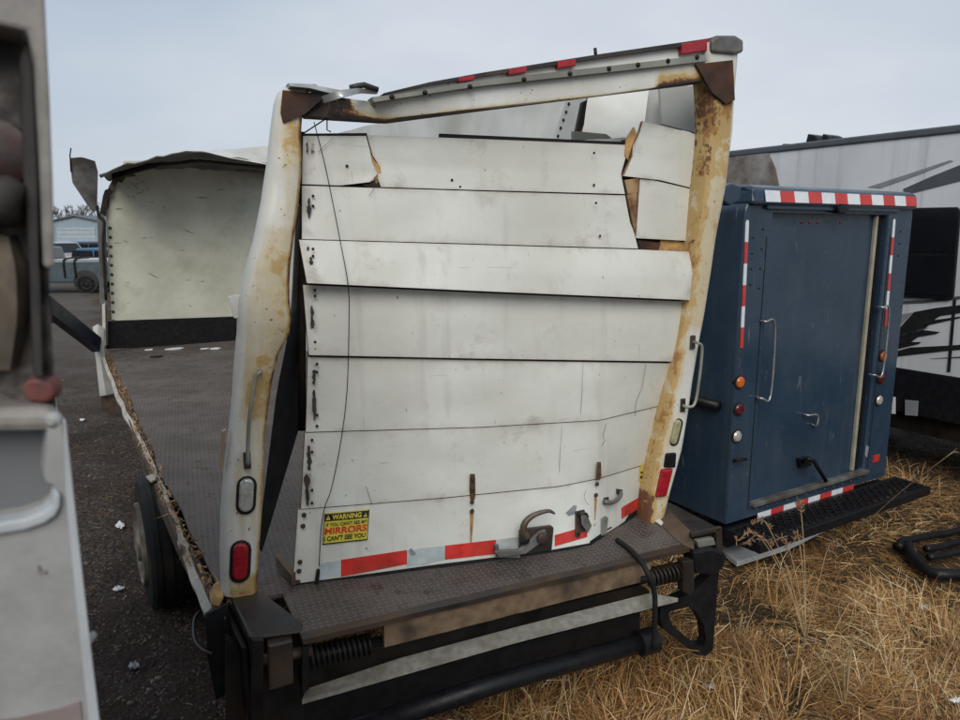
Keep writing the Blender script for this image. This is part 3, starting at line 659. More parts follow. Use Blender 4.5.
# right end box
top = [gz(u, v, DECK + .03) for u, v in [(654, 501), (670, 502), (720, 528), (693, 534)]]
prism('end_box_top', top, -Z * .02, STEELB, truck, .008)
g = coons([gz(654, 501, DECK + .03), gz(672, 514, DECK + .05), gz(693, 534, DECK + .03)], [gz(649, 508, DECK + .004), gz(664, 528, DECK + .004), gz(680, 543, DECK + .004), gz(692, 549, DECK + .004)], [gz(654, 501, DECK + .03), gz(649, 508, DECK + .004)], [gz(693, 534, DECK + .03), gz(692, 549, DECK + .004)], 12, 5)
sheet('rusty_flank', g, RT * .012 - Z * .006, RUSTB, truck)
slab('end_box_front', RP, [(693, 534), (720, 528), (722, 556), (693, 562)], -.30, .03, STEEL, truck)
slab('end_box_rim', RP, [(692, 533), (721, 527), (721, 531), (692, 537.5)], -.345, .02, STEELB, truck, .003)
slab('end_box_rim', RP, [(716, 529), (722, 527), (723, 553), (717, 554)], -.345, .02, STEELB, truck, .003)
slab('latch_plate', RP, [(697, 541), (714, 538), (716, 545), (699, 548)], -.34, .03, GALV, truck, .004)
slab('hinge_knuckle', RP, [(693, 552), (712, 548), (724, 552), (728, 557), (724, 569), (714, 576), (696, 574)], -.37, .10, BLACKP, truck, .014)
slab('hinge_plate', RP, [(683, 562), (694, 560), (695, 590), (690, 596), (683, 592)], -.38, .05, STEEL, truck, .006)
# D-shaped support bracket
ob = [(661, 606), (690, 594), (712, 574), (719, 572), (716, 610), (713, 650), (706, 656), (697, 655), (680, 642), (664, 630), (660, 618)]
ib = [(671, 611), (688, 607), (697, 612), (704, 625), (706, 640), (704, 646), (698, 646), (686, 637), (673, 626), (670, 619), (669, 614)]
V = [RP.at(u, v, -.30) for u, v in ob] + [RP.at(u, v, -.30) for u, v in ib]; n = len(ob)
V += [p + RN * .06 for p in V]; Fc = []
for i in range(n):
    j = (i + 1) % n
    Fc += [(i, j, n + j, n + i), (2 * n + j, 2 * n + i, 3 * n + i, 3 * n + j), (j, i, 2 * n + i, 2 * n + j), (n + i, n + j, 3 * n + j, 3 * n + i)]
mesh('support_bracket', V, Fc, BLACKP, truck, bevel=.006)

# ---- roll-up door
door = bpy.data.objects.new('rear_door', None); link(door, truck)
def buckle(u, v):
    r1 = abs(noise.noise(Vector((u * .011 + v * .006, v * .013 - u * .004, 3)))); r2 = abs(noise.noise(Vector((u * .03 - v * .012, v * .03, 7))))
    return noise.noise(Vector((u * .012, v * .02, 3))) * .006 + (.25 - r1) * .014 + (.2 - r2) * .005
def dpanel(top, bot, left=None, right=None, N=40, M=9, name='door_panel', strip=True, edge=0.0, th=.022):
    top = [Vector(p) for p in top]; bot = [Vector(p) for p in bot]
    left = left or [top[0], bot[0]]; right = right or [top[-1], bot[-1]]
    g = coons(top, bot, left, right, N, M); at = []
    pts = []
    for j, r in enumerate(g):
        row = []
        for i, p in enumerate(r):
            wv = buckle(p.x, p.y)
            row.append(RP.at(p.x, p.y, p.z + wv)); a = 0
            if strip and 3 < p.x - (r[0].x) < 13 and 1 <= j <= M - 2: a = .32 + .3 * noise.noise(Vector((p.y * .09, p.x * .05, 8)))
            if j in (0, M - 1): a = max(a, .26)
            elif i in (0, N - 1): a = max(a, .3)
            elif j in (1, M - 2): a = max(a, .13)
            at.append(max(0, a))
        pts.append(row)
    return sheet(name, pts, RN * th, DOOR, door, WOOD, attr=at)
DV = {}
def dark_strip(px, h=5, dd=.024):
    g = coons([(u, v - h, d + dd) for u, v, d in px], [(u, v + h, d + dd) for u, v, d in px], [(px[0][0], px[0][1] - h, px[0][2] + dd), (px[0][0], px[0][1] + h, px[0][2] + dd)], [(px[-1][0], px[-1][1] - h, px[-1][2] + dd), (px[-1][0], px[-1][1] + h, px[-1][2] + dd)], 24, 3)
    sheet('seam_backing', [[RP.at(*p) for p in r] for r in g], RN * .008, BLACK, door)  # dark strip added behind each seam, standing in for the shaded gap
A0 = [(303, 136, .10), (366, 136, .10)]
dpanel(A0, [(302, 184, .085), (340, 185.5, .085), (370, 182, .08)], right=[(366, 136, .10), (370, 153, .09), (372, 162, .085), (378, 174, .085), (370, 182, .08)], N=30, M=14)
dpanel([(367, 135, .105), (480, 139, .10), (627, 145, .12)], [(381, 187, .085), (480, 190, .08), (625, 194, .09)], left=[(367, 135, .105), (373, 156, .10), (379, 165, .10), (377, 176, .09), (381, 187, .085)], right=[(627, 145, .12), (626, 156, .12), (621, 174, .11), (625, 194, .09)], N=44, M=14, strip=False)
dpanel([(302, 185.6, .09), (378, 187.9, .085), (480, 190.7, .085), (625, 194.6, .095)], [(302, 239, .055), (450, 243, .05), (638, 248.5, .06)], right=[(625, 195.5, .095), (630, 222, .08), (634, 232, .075), (638, 248.5, .06)], N=44)
dpanel([(643, 121, .16), (699, 135, .12)], [(624, 176, .115), (660, 180, .12), (696, 189, .12)], left=[(643, 121, .16), (639, 135, .14), (632, 147, .13), (633, 155, .13), (624, 176, .115)], right=[(699, 135, .12), (696, 189, .12)], N=16, M=12, strip=False)
dpanel([(640, 177, .13), (697, 190.5, .12)], [(636, 238, .10), (690, 241, .10)], N=16, strip=False)
dpanel([(299, 239.8, .05), (450, 243.8, .045), (640, 249.2, .05), (694, 251.5, .06)], [(307, 283, -.03), (480, 291, -.035), (690, 300, -.02)], right=[(694, 252, .06), (697, 262, .03), (692, 276, .0), (690, 300, -.02)], N=48)
dpanel([(303, 285, .045), (480, 293, .04), (694, 302, .05)], [(309, 355, .02), (480, 358.5, .015), (674, 361.5, .04)], right=[(694, 302, .05), (686, 326, .04), (679, 346, .04), (674, 361.5, .04)], N=48)
dpanel([(308, 357.3, .04), (480, 360.5, .035), (673, 363.5, .05)], [(306, 432, .03), (480, 427, -.01), (600, 420, .0), (666, 404, .10)], N=48)
dpanel([(305, 432.9, .035), (480, 427.7, -.005), (600, 420.7, .005), (666, 404.8, .105)], [(301, 509, .03), (440, 498, -.04), (560, 486, -.06), (600, 478, -.02), (652, 462, .13)], N=48)
BT = [(298, 510, .035), (440, 498.8, -.035), (560, 486.8, -.055), (600, 478.8, -.015), (651, 462.9, .135)]
BB = [(293, 584, .035), (440, 564, -.07), (545, 551, -.12), (590, 543, -.115), (618, 526, .02), (648, 505, .16)]
bottom = dpanel(BT, BB, N=64, M=12, strip=False); bottom['label'] = 'white bottom door panel with red and silver tape'
for s in ([(302, 185, .09), (480, 190.7, .085), (625, 195, .095)], [(302, 240, .055), (640, 249, .06)], [(303, 284, .045), (690, 301, .05)], [(308, 356, .04), (673, 362.5, .05)], [(306, 433, .035), (480, 428, -.005), (600, 421, .005), (666, 405, .105)], [(300, 510, .035), (440, 499, -.035), (560, 487, -.055), (600, 479, -.015), (651, 463, .135)]): dark_strip(s)
# top edge strip, splintered wood at the torn right edge
slab('top_seal', RP, [(303, 133.5), (367, 133), (367, 136.5), (303, 136.5)], .105, .02, BLACK, door)
bar = coons([(440, 133.5, .12), (627, 142, .14)], [(440, 138, .12), (627, 146, .14)], [(440, 133.5, .12), (440, 138, .12)], [(627, 142, .14), (627, 146, .14)], 12, 3)
sheet('top_seal', [[RP.at(*p) for p in r] for r in bar], RN * .02, BLACK, door)
for px, m in [([(627, 138), (634, 127), (637, 134), (632, 146), (628, 160), (625, 155)], WOODL), ([(625, 180), (639, 178), (638, 192), (628, 194)], WOOD), ([(627, 195), (637, 192), (636, 236), (634, 228)], WOOD),
              ([(660, 243), (664, 236), (668, 240), (672, 238), (684, 243), (682, 251), (658, 251)], WOODL), ([(638, 240), (662, 243), (658, 252), (640, 250)], GUSSET), ([(369, 150), (374, 160), (380, 166), (382, 178), (376, 184), (372, 170)], WOODL), ([(374, 180), (382, 176), (400, 188), (376, 190), (362, 185)], GUSSET)]:
    slab('torn_core', RP, px, .118 if px[0][0] > 400 else .095, .012, m, door)
slab('gap_backing', RP, [(622, 140), (700, 132), (696, 250), (636, 252), (621, 196)], .17, .01, GUSSET, door)  # dark sheet added behind the torn panels for the shaded gap
# bolts in the left edge strip (shared mesh)
bv, bf = lathe_data((0, 0, 0), -RN, [(0, .0068), (.003, .006), (.0045, .002)], 8)
bolt_me = bpy.data.meshes.new('bolt'); bolt_me.from_pydata([tuple(p) for p in bv], [], bf); bolt_me.materials.append(STEEL)
bolt_big = bpy.data.meshes.new('bolt_large'); bolt_big.from_pydata([tuple(p * 1.75) for p in bv], [], bf); bolt_big.materials.append(GUSSET)
def bolt(u, v, d, me=bolt_me):
    o = bpy.data.objects.new('bolt', me); link(o, door); o.location = RP.at(u, v, d) - base_of(door); return o
for v in (196, 206, 226, 234): bolt(313, v, .07)
for v in (249, 256, 272, 279): bolt(313, v, .01)
for v in (290, 296, 342, 349): bolt(315, v, .02)
for v in (364, 372, 415, 426): bolt(317, v, .02)
for v in (440, 452, 490, 503): bolt(312, v, .02)
for u, v in ((304, 515), (303, 526), (300, 562), (299, 571), (298, 582)): bolt(u, v, .02, bolt_big)
for u, v, m in ((473, 479, bolt_big), (473, 489, bolt_big), (472, 502, bolt_big), (472, 511, bolt_big), (599, 466, bolt_big), (598, 474, bolt_big), (597, 484, bolt_big), (596, 495, bolt_big)): bolt(u, v, -.065 if u < 500 else -.04, m)
for u, v in [(594, 153), (594, 185), (596, 203), (600, 236), (601, 252), (347, 166), (318, 183), (324, 310), (452, 180), (460, 187)]: bolt(u, v, .06 if v > 195 else .09)
# rust runs under the bolts
def run(px, d, m): slab('rust_run', RP, px, d, .004, m, door)
RUNM = plain('rust_run', (.34, .20, .075), .4, 20, .8); RUND = plain('dark_rust', (.11, .05, .02), .4, 20, .8)
def rust_line(u, v0, v1, w0, d, m):
    n = 10; L = [(u - w0 * (1 - k / n * .6) * (1 + .3 * noise.noise(Vector((k * .9, u, 0)))), v0 + (v1 - v0) * k / n) for k in range(n + 1)]
    Rr = [(u + w0 * (1 - k / n * .6) * (1 + .3 * noise.noise(Vector((k * .9, u, 5)))), v0 + (v1 - v0) * k / n) for k in range(n, -1, -1)]
    run(L + Rr, d, m)
# door cracks: dark slivers set into the panels
def sliver(px, d, name='crack', m=None):
    pts = [RP.at(u, v, d) for u, v in px]; tube(name, pts, .0011, m or INK, door, 4)
sliver([(606, 424), (603, 436), (605, 440), (600, 450), (596, 463)], -.005); sliver([(646, 364), (642, 388), (636, 402), (635, 416)], .035)
sliver([(583, 364), (582, 395), (580, 420)], .006, m=GREYM); sliver([(562, 426), (560, 455), (559, 485)], -.045, m=GREYM)
sliver([(586, 490), (584, 496), (586, 502), (589, 505)], -.095); sliver([(366, 486), (372, 504)], -.012, m=GREYM)
# reflective tape on the bottom panel (measured along the panel)
def on_bottom(u, v, lift=.004):
    d = 0
    T, B = resample([Vector(p) for p in BT], 60), resample([Vector(p) for p in BB], 60)
    best = min(range(60), key=lambda i: abs((T[i].x + B[i].x) / 2 + (B[i].x - T[i].x) * 0 - u)); t = (v - T[best].y) / (B[best].y - T[best].y)
    d = T[best].z + (B[best].z - T[best].z) * t
    wv = buckle(u, v)
    return RP.at(u, v, d + wv - lift)
def bq(name, px, mat, lift=.004, n=6):
    (a, b, c, d) = [Vector((*p, 0)) for p in px]; g = coons([a, b], [d, c], [a, d], [b, c], n, 3)
    return sheet(name, [[on_bottom(p.x, p.y, lift) for p in r] for r in g], RN * .002, mat, door, smooth=False)
def tape_y(u):
    pts = [(318, 575.5), (400, 563), (495, 552), (552, 545), (590, 535.5), (618, 519), (645, 503)]
    for (a, b), (c, d) in zip(pts, pts[1:]):
        if u <= c: return b + (d - b) * (u - a) / (c - a)
    return pts[-1][1]
for u0, u1, m in [(320, 341, SILV), (341, 407, RED), (407, 445, SILV), (445, 496, RED), (496, 552, SILV), (555, 594, RED), (594, 620, SILV), (620, 643, RED)]:
    h = 15 if u0 < 500 else 12
    bq('reflective_tape', [(u0, tape_y(u0) - h + (5 if u0 < 330 else 5) - 2), (u1, tape_y(u1) - h + 3), (u1, tape_y(u1) + 2), (u0, tape_y(u0) + 5 - (0 if u0 < 420 else 3))], m)
bq('tape_edge_seal', [(296, 583), (440, 563.5), (440, 567), (296, 588)], BLACK, -.004, 10); bq('tape_edge_seal', [(440, 563.5), (590, 541.5), (590, 547), (440, 568)], BLACK, -.004, 10); bq('tape_edge_seal', [(590, 541.5), (645, 503), (647, 508), (590, 547)], BLACK, .002, 10)
# warning sticker with lettering
def text_on(body, px, mat, lift, name='lettering', bold=.02):
    cu = bpy.data.curves.new(name, 'FONT'); cu.body = body; cu.size = 1; cu.offset = bold; cu.resolution_u = 3
    ob = bpy.data.objects.new(name, cu); COL.objects.link(ob); dg = bpy.context.evaluated_depsgraph_get(); me = bpy.data.meshes.new_from_object(ob.evaluated_get(dg)); bpy.data.objects.remove(ob)
    xs = [v.co.x for v in me.vertices]; ys = [v.co.y for v in me.vertices]; x0, x1, y0, y1 = min(xs), max(xs), min(ys), max(ys)
    a, b, c, d = [Vector((*p, 0)) for p in px]; bs = base_of(door)
    for v in me.vertices:
        s, t = (v.co.x - x0) / (x1 - x0), (y1 - v.co.y) / (y1 - y0)
        p = (a * (1 - s) + b * s) * (1 - t) + (d * (1 - s) + c * s) * t; v.co = on_bottom(p.x, p.y, lift) - bs
    me.materials.append(mat); o = bpy.data.objects.new(name, me); link(o, door); return o
S = [Vector((324.5, 513.5, 0)), Vector((369.5, 509.5, 0)), Vector((367.5, 540, 0)), Vector((322.5, 545, 0))]
def sq(s, t):
    p = (S[0] * (1 - s) + S[1] * s) * (1 - t) + (S[3] * (1 - s) + S[2] * s) * t; return (p.x, p.y)
def srect(a, b, c, d): return [sq(a, b), sq(c, b), sq(c, d), sq(a, d)]
bq('warning_sticker', srect(0, 0, 1, 1), YEL, .005, 4)
bq('sticker_band', srect(.02, .03, .98, .26), INK, .007, 4); bq('sticker_band', srect(0, .965, 1, 1), INK, .007, 4)
bq('sticker_band', srect(0, 0, .015, 1), INK, .007, 2); bq('sticker_band', srect(.985, 0, 1, 1), INK, .007, 2)
text_on('WARNING', srect(.18, .06, .83, .23), YEL, .010, bold=.03); text_on("IF YOU CAN'T SEE MY", srect(.05, .32, .97, .44), INK, .008); text_on('MIRRORS', srect(.03, .47, .97, .69), INKR, .008, bold=.035); text_on("I CAN'T SEE YOU", srect(.03, .74, .95, .90), INK, .008, bold=.03)
for s0 in (.04, .86):
    tri = [sq(s0 + .05, .07), sq(s0 + .10, .22), sq(s0, .22)]
    prism('sticker_triangle', [on_bottom(*p, .009) for p in tri], RN * .001, YEL, door)
    prism('sticker_mark', [on_bottom(*p, .0105) for p in [sq(s0 + .042, .12), sq(s0 + .058, .12), sq(s0 + .055, .20), sq(s0 + .045, .20)]], RN * .001, INK, door)
bq('small_sticker', [(641, 464), (648, 462), (646, 480), (639, 482)], YEL, .006, 3)
for k in range(3): bq('sticker_mark', [(642 - k * .6, 466 + k * 5), (646 - k * .6, 465 + k * 5), (645.5 - k * .6, 467.5 + k * 5), (641.5 - k * .6, 468.5 + k * 5)], INK, .009, 2)
# rust runs
for u, v0, v1, w0, m in [(472, 512, 548, 2.0, RUNM), (596, 497, 520, 1.6, RUNM)]:
    pts = []; n = 8
    L = [on_bottom(u - w0 * (1 - k / n * .7) - k * .15, v0 + (v1 - v0) * k / n, .0015) for k in range(n + 1)]; Q = [on_bottom(u + w0 * (1 - k / n * .7) - k * .15, v0 + (v1 - v0) * k / n, .0015) for k in range(n, -1, -1)]
    prism('rust_run', L + Q, RN * .001, m, door)
for px in ([(470, 474), (475, 474), (475.5, 495), (474.5, 500), (470.5, 500), (469.5, 490)],): prism('rust_run', [RP.at(u, v, -.052) for u, v in px], RN * .001, RUND, door)
prism('rust_run', [RP.at(u, v, -.045) for u, v in [(597, 462), (601, 462), (601.5, 476), (600, 480), (596, 480)]], RN * .001, RUND, door)
# latch hook and hasps
RUSTHOOK = plain('worn_hook', (.14, .115, .09), .45, 30, .5, .4, bump=.3, dirt=(.10, .05, .025), dirtamt=.8)
bl = slab('latch_plate', RP, [(520, 531), (528, 529), (552, 526), (554, 528), (552, 550), (520, 556)], -.135, .02, STEELB, door, .004)
hk = curve([RP.at(u, v, -.165) for u, v in [(527, 538), (523.5, 531), (524.5, 524), (530, 517.5), (539, 513), (549, 511), (554.5, 513.5)]], 5); nh = len(hk)
tube('latch_hook', hk, [.019 * (1 - .72 * (i / nh) ** 1.6) for i in range(nh)], RUSTHOOK, door, 10)
slab('latch_arm', RP, [(497, 551), (520, 550), (540, 532), (546, 530), (548, 538), (526, 554), (500, 558), (495, 553)], -.16, .02, GREYM, door, .004)
lathe('latch_pivot', RP.at(542, 538, -.165), -RN, [(-.02, .028), (.012, .028), (.016, .02)], STEELB, door, 16); lathe('latch_pivot', RP.at(525, 540, -.165), -RN, [(-.02, .02), (.012, .02), (.016, .012)], STEEL, door, 14)
slab('latch_foot', RP, [(495, 545), (499, 545), (499, 551), (521, 551), (520, 558), (497, 558)], -.145, .02, GREYM, door, .003)
def at_b(u, v, l): return on_bottom(u, v, l)
def bplate(name, px, l, th, m): return prism(name, [at_b(u, v, l) for u, v in px], RN * th, m, door, .0025)
bplate('hasp_plate', [(576, 512), (585, 510), (586, 531), (581, 533), (580, 538), (576, 537)], .014, .012, STEELB)
bplate('hasp_tongue', [(581, 513), (587, 514), (592, 526), (588, 533), (582, 525)], .040, .006, GREYM)
tube('hasp_loop', curve([at_b(579, 516, .01), at_b(581, 513.5, .045), at_b(586, 513.5, .045), at_b(588, 517, .03)], 4), .006, STEELB, door, 8)
for (u_, v_) in ((578, 514), (578, 534)): lathe('hasp_bolt', at_b(u_, v_, .014), -RN, [(-.004, .008), (.004, .008), (.006, .003)], STEEL, door, 8)
tube('pull_handle', curve([at_b(605, 501, .005), at_b(606, 502, .03), at_b(612, 502.5, .045), at_b(618, 499, .045), at_b(621, 494, .035), at_b(620, 491.5, .005)], 5), [.013] * 10 + [.011] * 16, GREYM, door, 10)
bplate('handle_base', [(604, 498), (609, 497), (609, 504), (604, 505)], .012, .01, STEELB)
bplate('handle_base', [(617, 489), (623, 490), (622, 495), (617, 494)], .012, .01, STEELB)
bplate('keeper', [(602, 519), (606, 516), (608.5, 518), (607, 534), (601.5, 536)], .012, .01, GALV)
bplate('keeper_slot', [(603.8, 521), (606, 520), (605.6, 525), (603.6, 526)], .0135, .002, INK)
prism('torn_decal', [at_b(u, v, .003) for u, v in [(566, 513), (574, 505), (577, 506), (575, 514), (569, 516)]], RN * .001, GREYG, door)
prism('torn_decal', [at_b(u, v, .003) for u, v in [(407, 553), (411, 548), (416, 553), (414, 556), (408, 557)]], RN * .001, GREYG, door)
prism('door_stop', [at_b(u, v, .02) for u, v in [(317, 571), (320, 570), (319, 584), (315, 584)]], RN * .02, STEEL, door, .002)
# black marks along the left edges of the panels
ADH = plain('dark_adhesive', (.035, .028, .024), .6, 40, .7)
def edge_mark(u, v0, v1, w0, d, seed):
    r_ = random.Random(seed); n = 9; L, Q = [], []
    for k in range(n + 1):
        v = v0 + (v1 - v0) * k / n; ww = w0 * (.45 + .75 * r_.random()) * (.5 if k in (0, n) else 1); uu = u + (v - v0) * .02
        L.append((uu - ww + r_.uniform(-.5, .5), v)); Q.append((uu + ww + r_.uniform(-.7, .7), v))
    slab('adhesive_mark', RP, L + Q[::-1], d, .004, ADH, door)
for k, (u, v0, v1, w0, d) in enumerate([(307, 142, 152, .8, .084), (309, 198, 218, 1.8, .064), (308, 246, 256, 1.2, .03), (311, 257, 268, 2.0, .005), (312, 306, 334, 1.6, .027), (314, 370, 384, 1.8, .024), (314, 390, 420, 1.7, .016), (309, 446, 470, 2.6, .020), (307, 474, 505, 2.6, .014)]): edge_mark(u, v0, v1, w0, d, k)
# pull cord across the door
tube('pull_cord', curve([RP.at(u, v, d) for u, v, d in [(314, 122, .06), (326, 170, .05), (340, 240, .0), (348, 285, -.05), (349, 320, -.02), (347, 390, -.02), (341, 440, -.015), (332, 486, -.02), (324.5, 508, -.02), (321, 530, -.02), (319, 566, -.015)]], 6), .0022, BLACK, door, 5)
sliver([(376, 186), (369, 196)], .07); sliver([(333, 138), (318, 152)], .085, m=GREYM)

# strap hanging over the deck
tag(tube('rubber_strap', curve([gz(617, 540, DECK + .012), gz(628, 548, DECK + .014), gz(640, 560, DECK + .012), RP.at(648, 574, -.44), RP.at(654, 590, -.45), RP.at(655, 612, -.45), RP.at(654, 648, -.43)], 6), .013, BLACK, None, 8), 'black rubber strap hanging over the rear deck edge', 'strap')

# debris lying on the deck
deb = [(150, 350, PAPER, 'white'), (155, 357, STEEL, 'dark'), (176, 349, PAPER, 'white'), (205, 349, PAPER, 'white'), (215, 349, PAPER, 'white')]
for k, (u, v, m, c) in enumerate(deb):
    p = gz(u, v, DECK + .004); s = .05 + .03 * (k % 3)
    pts = [p + R * (math.cos(a) * s * random.uniform(.7, 1.3)) + F * (math.sin(a) * s * .7 * random.uniform(.6, 1.2)) for a in [i * 1.05 for i in range(6)]]
    o = prism('debris_scrap', pts, Z * .012, m, None, origin=p)
    tag(o, ['small white scrap at the left end of the bare truck deck', 'dark scrap of debris on the truck deck near the front wall', 'white flake in the middle of the row on truck deck', 'wide white scrap on the deck near the leaning post', 'rightmost white scrap on the deck by the leaning post'][k], 'debris', 'scraps on the truck deck')
o = prism('paper_scrap', [gz(u, v, DECK + .006) for u, v in [(650, 518), (654, 517), (664, 523), (661, 526)]], Z * .006, PAPER, None); tag(o, 'white paper scrap on the tread plate beside the right corner box', 'litter')
# broken plank leaning inside behind the door
o = prism('broken_board', [gz(u, v, DECK + .02) for u, v in [(276, 566), (281, 562), (296, 582), (292, 586)]], Z * .05, RUSTB, None); tag(o, 'small brown broken board on the deck at the door corner', 'board')

# ------------------------------------------------------------------ blue step van
van = thing('step_van', (BC + F * 2 + R * 1.1) - Z * BC.z, 'slate blue step van with red and white tape around its closed rear door', 'van')
BR = BP.at(886, 470); W_ = (BR - BC).dot(R)
bt = BP.at(735, 196).z; ZB = BC.z
def bp(r, z, f=0): return Vector((BC.x, BC.y, 0)) + R * r + F * f + Z * z
ZT = bt
# body shell: rounded roof corners, extruded forward
rc = .12; prof = [(0, ZB), (0, ZT - rc)] + [(rc - rc * math.cos(a), ZT - rc + rc * math.sin(a)) for a in [math.pi / 2 * k / 5 for k in range(1, 6)]] + [(W_ - rc + rc * math.sin(a), ZT - rc + rc * math.cos(a)) for a in [math.pi / 2 * k / 5 for k in range(0, 6)]] + [(W_, ZB)]
# rear face frame with a door opening
dl = (BP.at(760, 500) - bp(0, 0)).dot(R); dr = (BP.at(861, 470) - bp(0, 0)).dot(R); db = BP.at(752, 502).z; dt_ = BP.at(770, 213).z
LB = BP.at(752, 502); LT = BP.at(768, 213); RB_ = BP.at(857, 466); RT_ = BP.at(878, 213)
d0, d1 = (LB - bp(0, 0)).dot(R), (RB_ - bp(0, 0)).dot(R); print('van', W_, ZB, ZT, d0, d1, db, dt_)
d0 = .30; d1 = W_ - .36
V = [bp(r, z) for r, z in prof]; n = len(prof); V += [bp(r, z, 4.6) for r, z in prof]
Fc = [(i, (i + 1) % n, n + (i + 1) % n, n + i) for i in range(n)] + [tuple(range(n, 2 * n))]
# rear frame quads
ring = [bp(d0, db), bp(d0, dt_), bp(d1, dt_), bp(d1, db)]; k0 = len(V); V += ring; V += [p + F * .06 for p in ring]
lt = 6
Fc += [(0, 1, k0 + 1, k0), tuple([1] + list(range(2, lt + 1)) + [k0 + 1]), tuple([lt, lt + 1, k0 + 2, k0 + 1]), tuple(list(range(lt + 1, n - 1)) + [k0 + 2]), (n - 2, n - 1, k0 + 3, k0 + 2), (n - 1, 0, k0, k0 + 3)]
Fc += [(k0 + i, k0 + (i + 1) % 4, k0 + 4 + (i + 1) % 4, k0 + 4 + i) for i in range(4)]
ob = mesh('body', V, Fc, BLUE, van, bevel=.012, smooth=True); autosmooth(ob, 30)
box('rear_door', bp((d0 + d1) / 2, (db + dt_) / 2, .075), (R, F, Z), (d1 - d0 + .04, .03, dt_ - db + .04), BLUE, van)
box('door_rail', bp(d1 - .10, (db + dt_) / 2, .045), (R, F, Z), (.035, .03, dt_ - db), BEIGE, van, .006)
box('door_rail', bp(d1 - .03, (db + dt_) / 2, .05), (R, F, Z), (.035, .02, dt_ - db), BLACKP, van, .004)
box('door_sill', bp((d0 + d1) / 2, db - .012, -.012), (R, F, Z), (d1 - d0 + .06, .06, .035), GREYM, van, .006)
box('drip_rail', bp((d0 + d1) / 2, dt_ + .05, -.012), (R, F, Z), (d1 - d0 + .2, .03, .05), BLUE, van, .008)
for k in range(12):
    o = rivet(van, bp(d0 + .05 + k * (d1 - d0 - .1) / 11, db - .07, 0), -F, .009, GREYM)
for k in range(20):
    z_ = ZB + .12 + (ZT - ZB - .35) * k / 19
    rivet(van, bp(.035, z_, 0), -F, .0065, BLUE); rivet(van, bp(W_ - .035, z_, 0), -F, .0065, BLUE); rivet(van, bp(d0 - .03, z_, 0), -F, .0065, BLUE); rivet(van, bp(d1 + .03, z_, 0), -F, .0065, BLUE)
for x_ in (d0 - .055, d1 + .055): box('frame_seam', bp(x_, (ZB + ZT) / 2 - .1, -.001), (R, F, Z), (.006, .006, ZT - ZB - .35), INK, van)
for k in range(4):
    rivet(van, bp(.10, ZT - .28 - .11 * k, 0), -F, .010, INK); rivet(van, bp(.20, ZT - .22 - .14 * k, 0), -F, .010, INK)
for k in range(3): rivet(van, bp(W_ - .16, ZT - .24 - .1 * k, 0), -F, .010, INK)
for x in (.62, .72, .82, 1.1): rivet(van, bp(x, ZT - .17, 0), -F, .014, LRED2, 'marker_lamp')
# roof cap with tape
rcap = [bp(.02, ZT - .06, -.05), bp(.02, ZT + .06, -.03), bp(.06, ZT + .085, .05), bp(.06, ZT + .085, .3), bp(.02, ZT - .06, .3)]
prism('roof_cap', rcap, R * (W_ - .04), BLUE, van, .03, seg=3)
n = 12; x0, x1 = .14, W_ - .06
for k in range(n):
    a, b = x0 + (x1 - x0) * k / n, x0 + (x1 - x0) * (k + 1) / n
    prism('reflective_tape', [bp(a, ZT - .035, -.0535), bp(b, ZT - .035, -.0535), bp(b, ZT + .045, -.0365), bp(a, ZT + .045, -.0365)], -F * .003, REDT2 if k % 2 == 1 else WTAPE, van)
slab('rear_camera', BP, [(838, 207), (844, 204), (851, 208), (846, 214), (839, 213)], -.06, .06, BLACKP, van, .012)
slab('corner_bracket', BP, [(724, 186), (733, 183), (742, 186), (741, 200), (730, 206), (724, 202)], -.03, .06, BLUE, van, .014)
def vtape(x_top, z_top, x_bot, z_bot, segs, first):
    w_ = .033
    for k in range(segs):
        za, zb = z_top + (z_bot - z_top) * k / segs, z_top + (z_bot - z_top) * (k + 1) / segs; xa, xb = x_top + (x_bot - x_top) * k / segs, x_top + (x_bot - x_top) * (k + 1) / segs
        pts = [bp(xa - w_ / 2, za, -.006), bp(xa + w_ / 2, za, -.006), bp(xb + w_ / 2, zb, -.006), bp(xb - w_ / 2, zb, -.006)]
        if k == 0: pts = [bp(xa - w_ / 2, za - .02, -.006), bp(xa - w_ / 4, za, -.006), bp(xa + w_ / 4, za, -.006), bp(xa + w_ / 2, za - .02, -.006)] + pts[2:]
        prism('reflective_tape', pts, F * .004, (WTAPE if k % 2 == 0 else REDT2), van)
def rz(u, v): p = BP.at(u, v); return (p - bp(0, 0)).dot(R), p.z
a, b = rz(747, 220), rz(741, 348); vtape(a[0], a[1], b[0], b[1], 6, 0)
a, b = rz(894, 219), rz(885, 326); vtape(a[0], a[1], b[0], b[1], 6, 0)
a, b = rz(757, 517), rz(853, 486)
for k in range(8):
    xa, xb = a[0] + (b[0] - a[0]) * k / 8, a[0] + (b[0] - a[0]) * (k + 1) / 8; zz = (a[1] + b[1]) / 2
    prism('reflective_tape', [bp(xa, zz - .025, -.006), bp(xb, zz - .025, -.006), bp(xb, zz + .025, -.006), bp(xa, zz + .025, -.006)], F * .004, REDT2 if k % 2 else WTAPE, van)
def rlamp(u, v, m, r=.05):
    p = BP.at(u, v, 0); o = lathe('lamp_surround', p, -F, [(-.02, r * 1.25), (.008, r * 1.25), (.012, r * 1.0)], BLACK, van, 20); lathe('lens', p, -F, [(0, r), (.014, r), (.024, r * .8), (.028, r * .2)], m, o, 20)
for u, v, m in [(739, 382, LAMB), (738, 409, LRED2), (736, 436, LCLR), (882, 356, LAMB), (880, 378, LRED2), (878, 400, LCLR)]: rlamp(u, v, m, .042)
slab('tail_marker', BP, [(874, 456), (880, 454), (879, 461), (873, 463)], -.008, .01, RED, van)
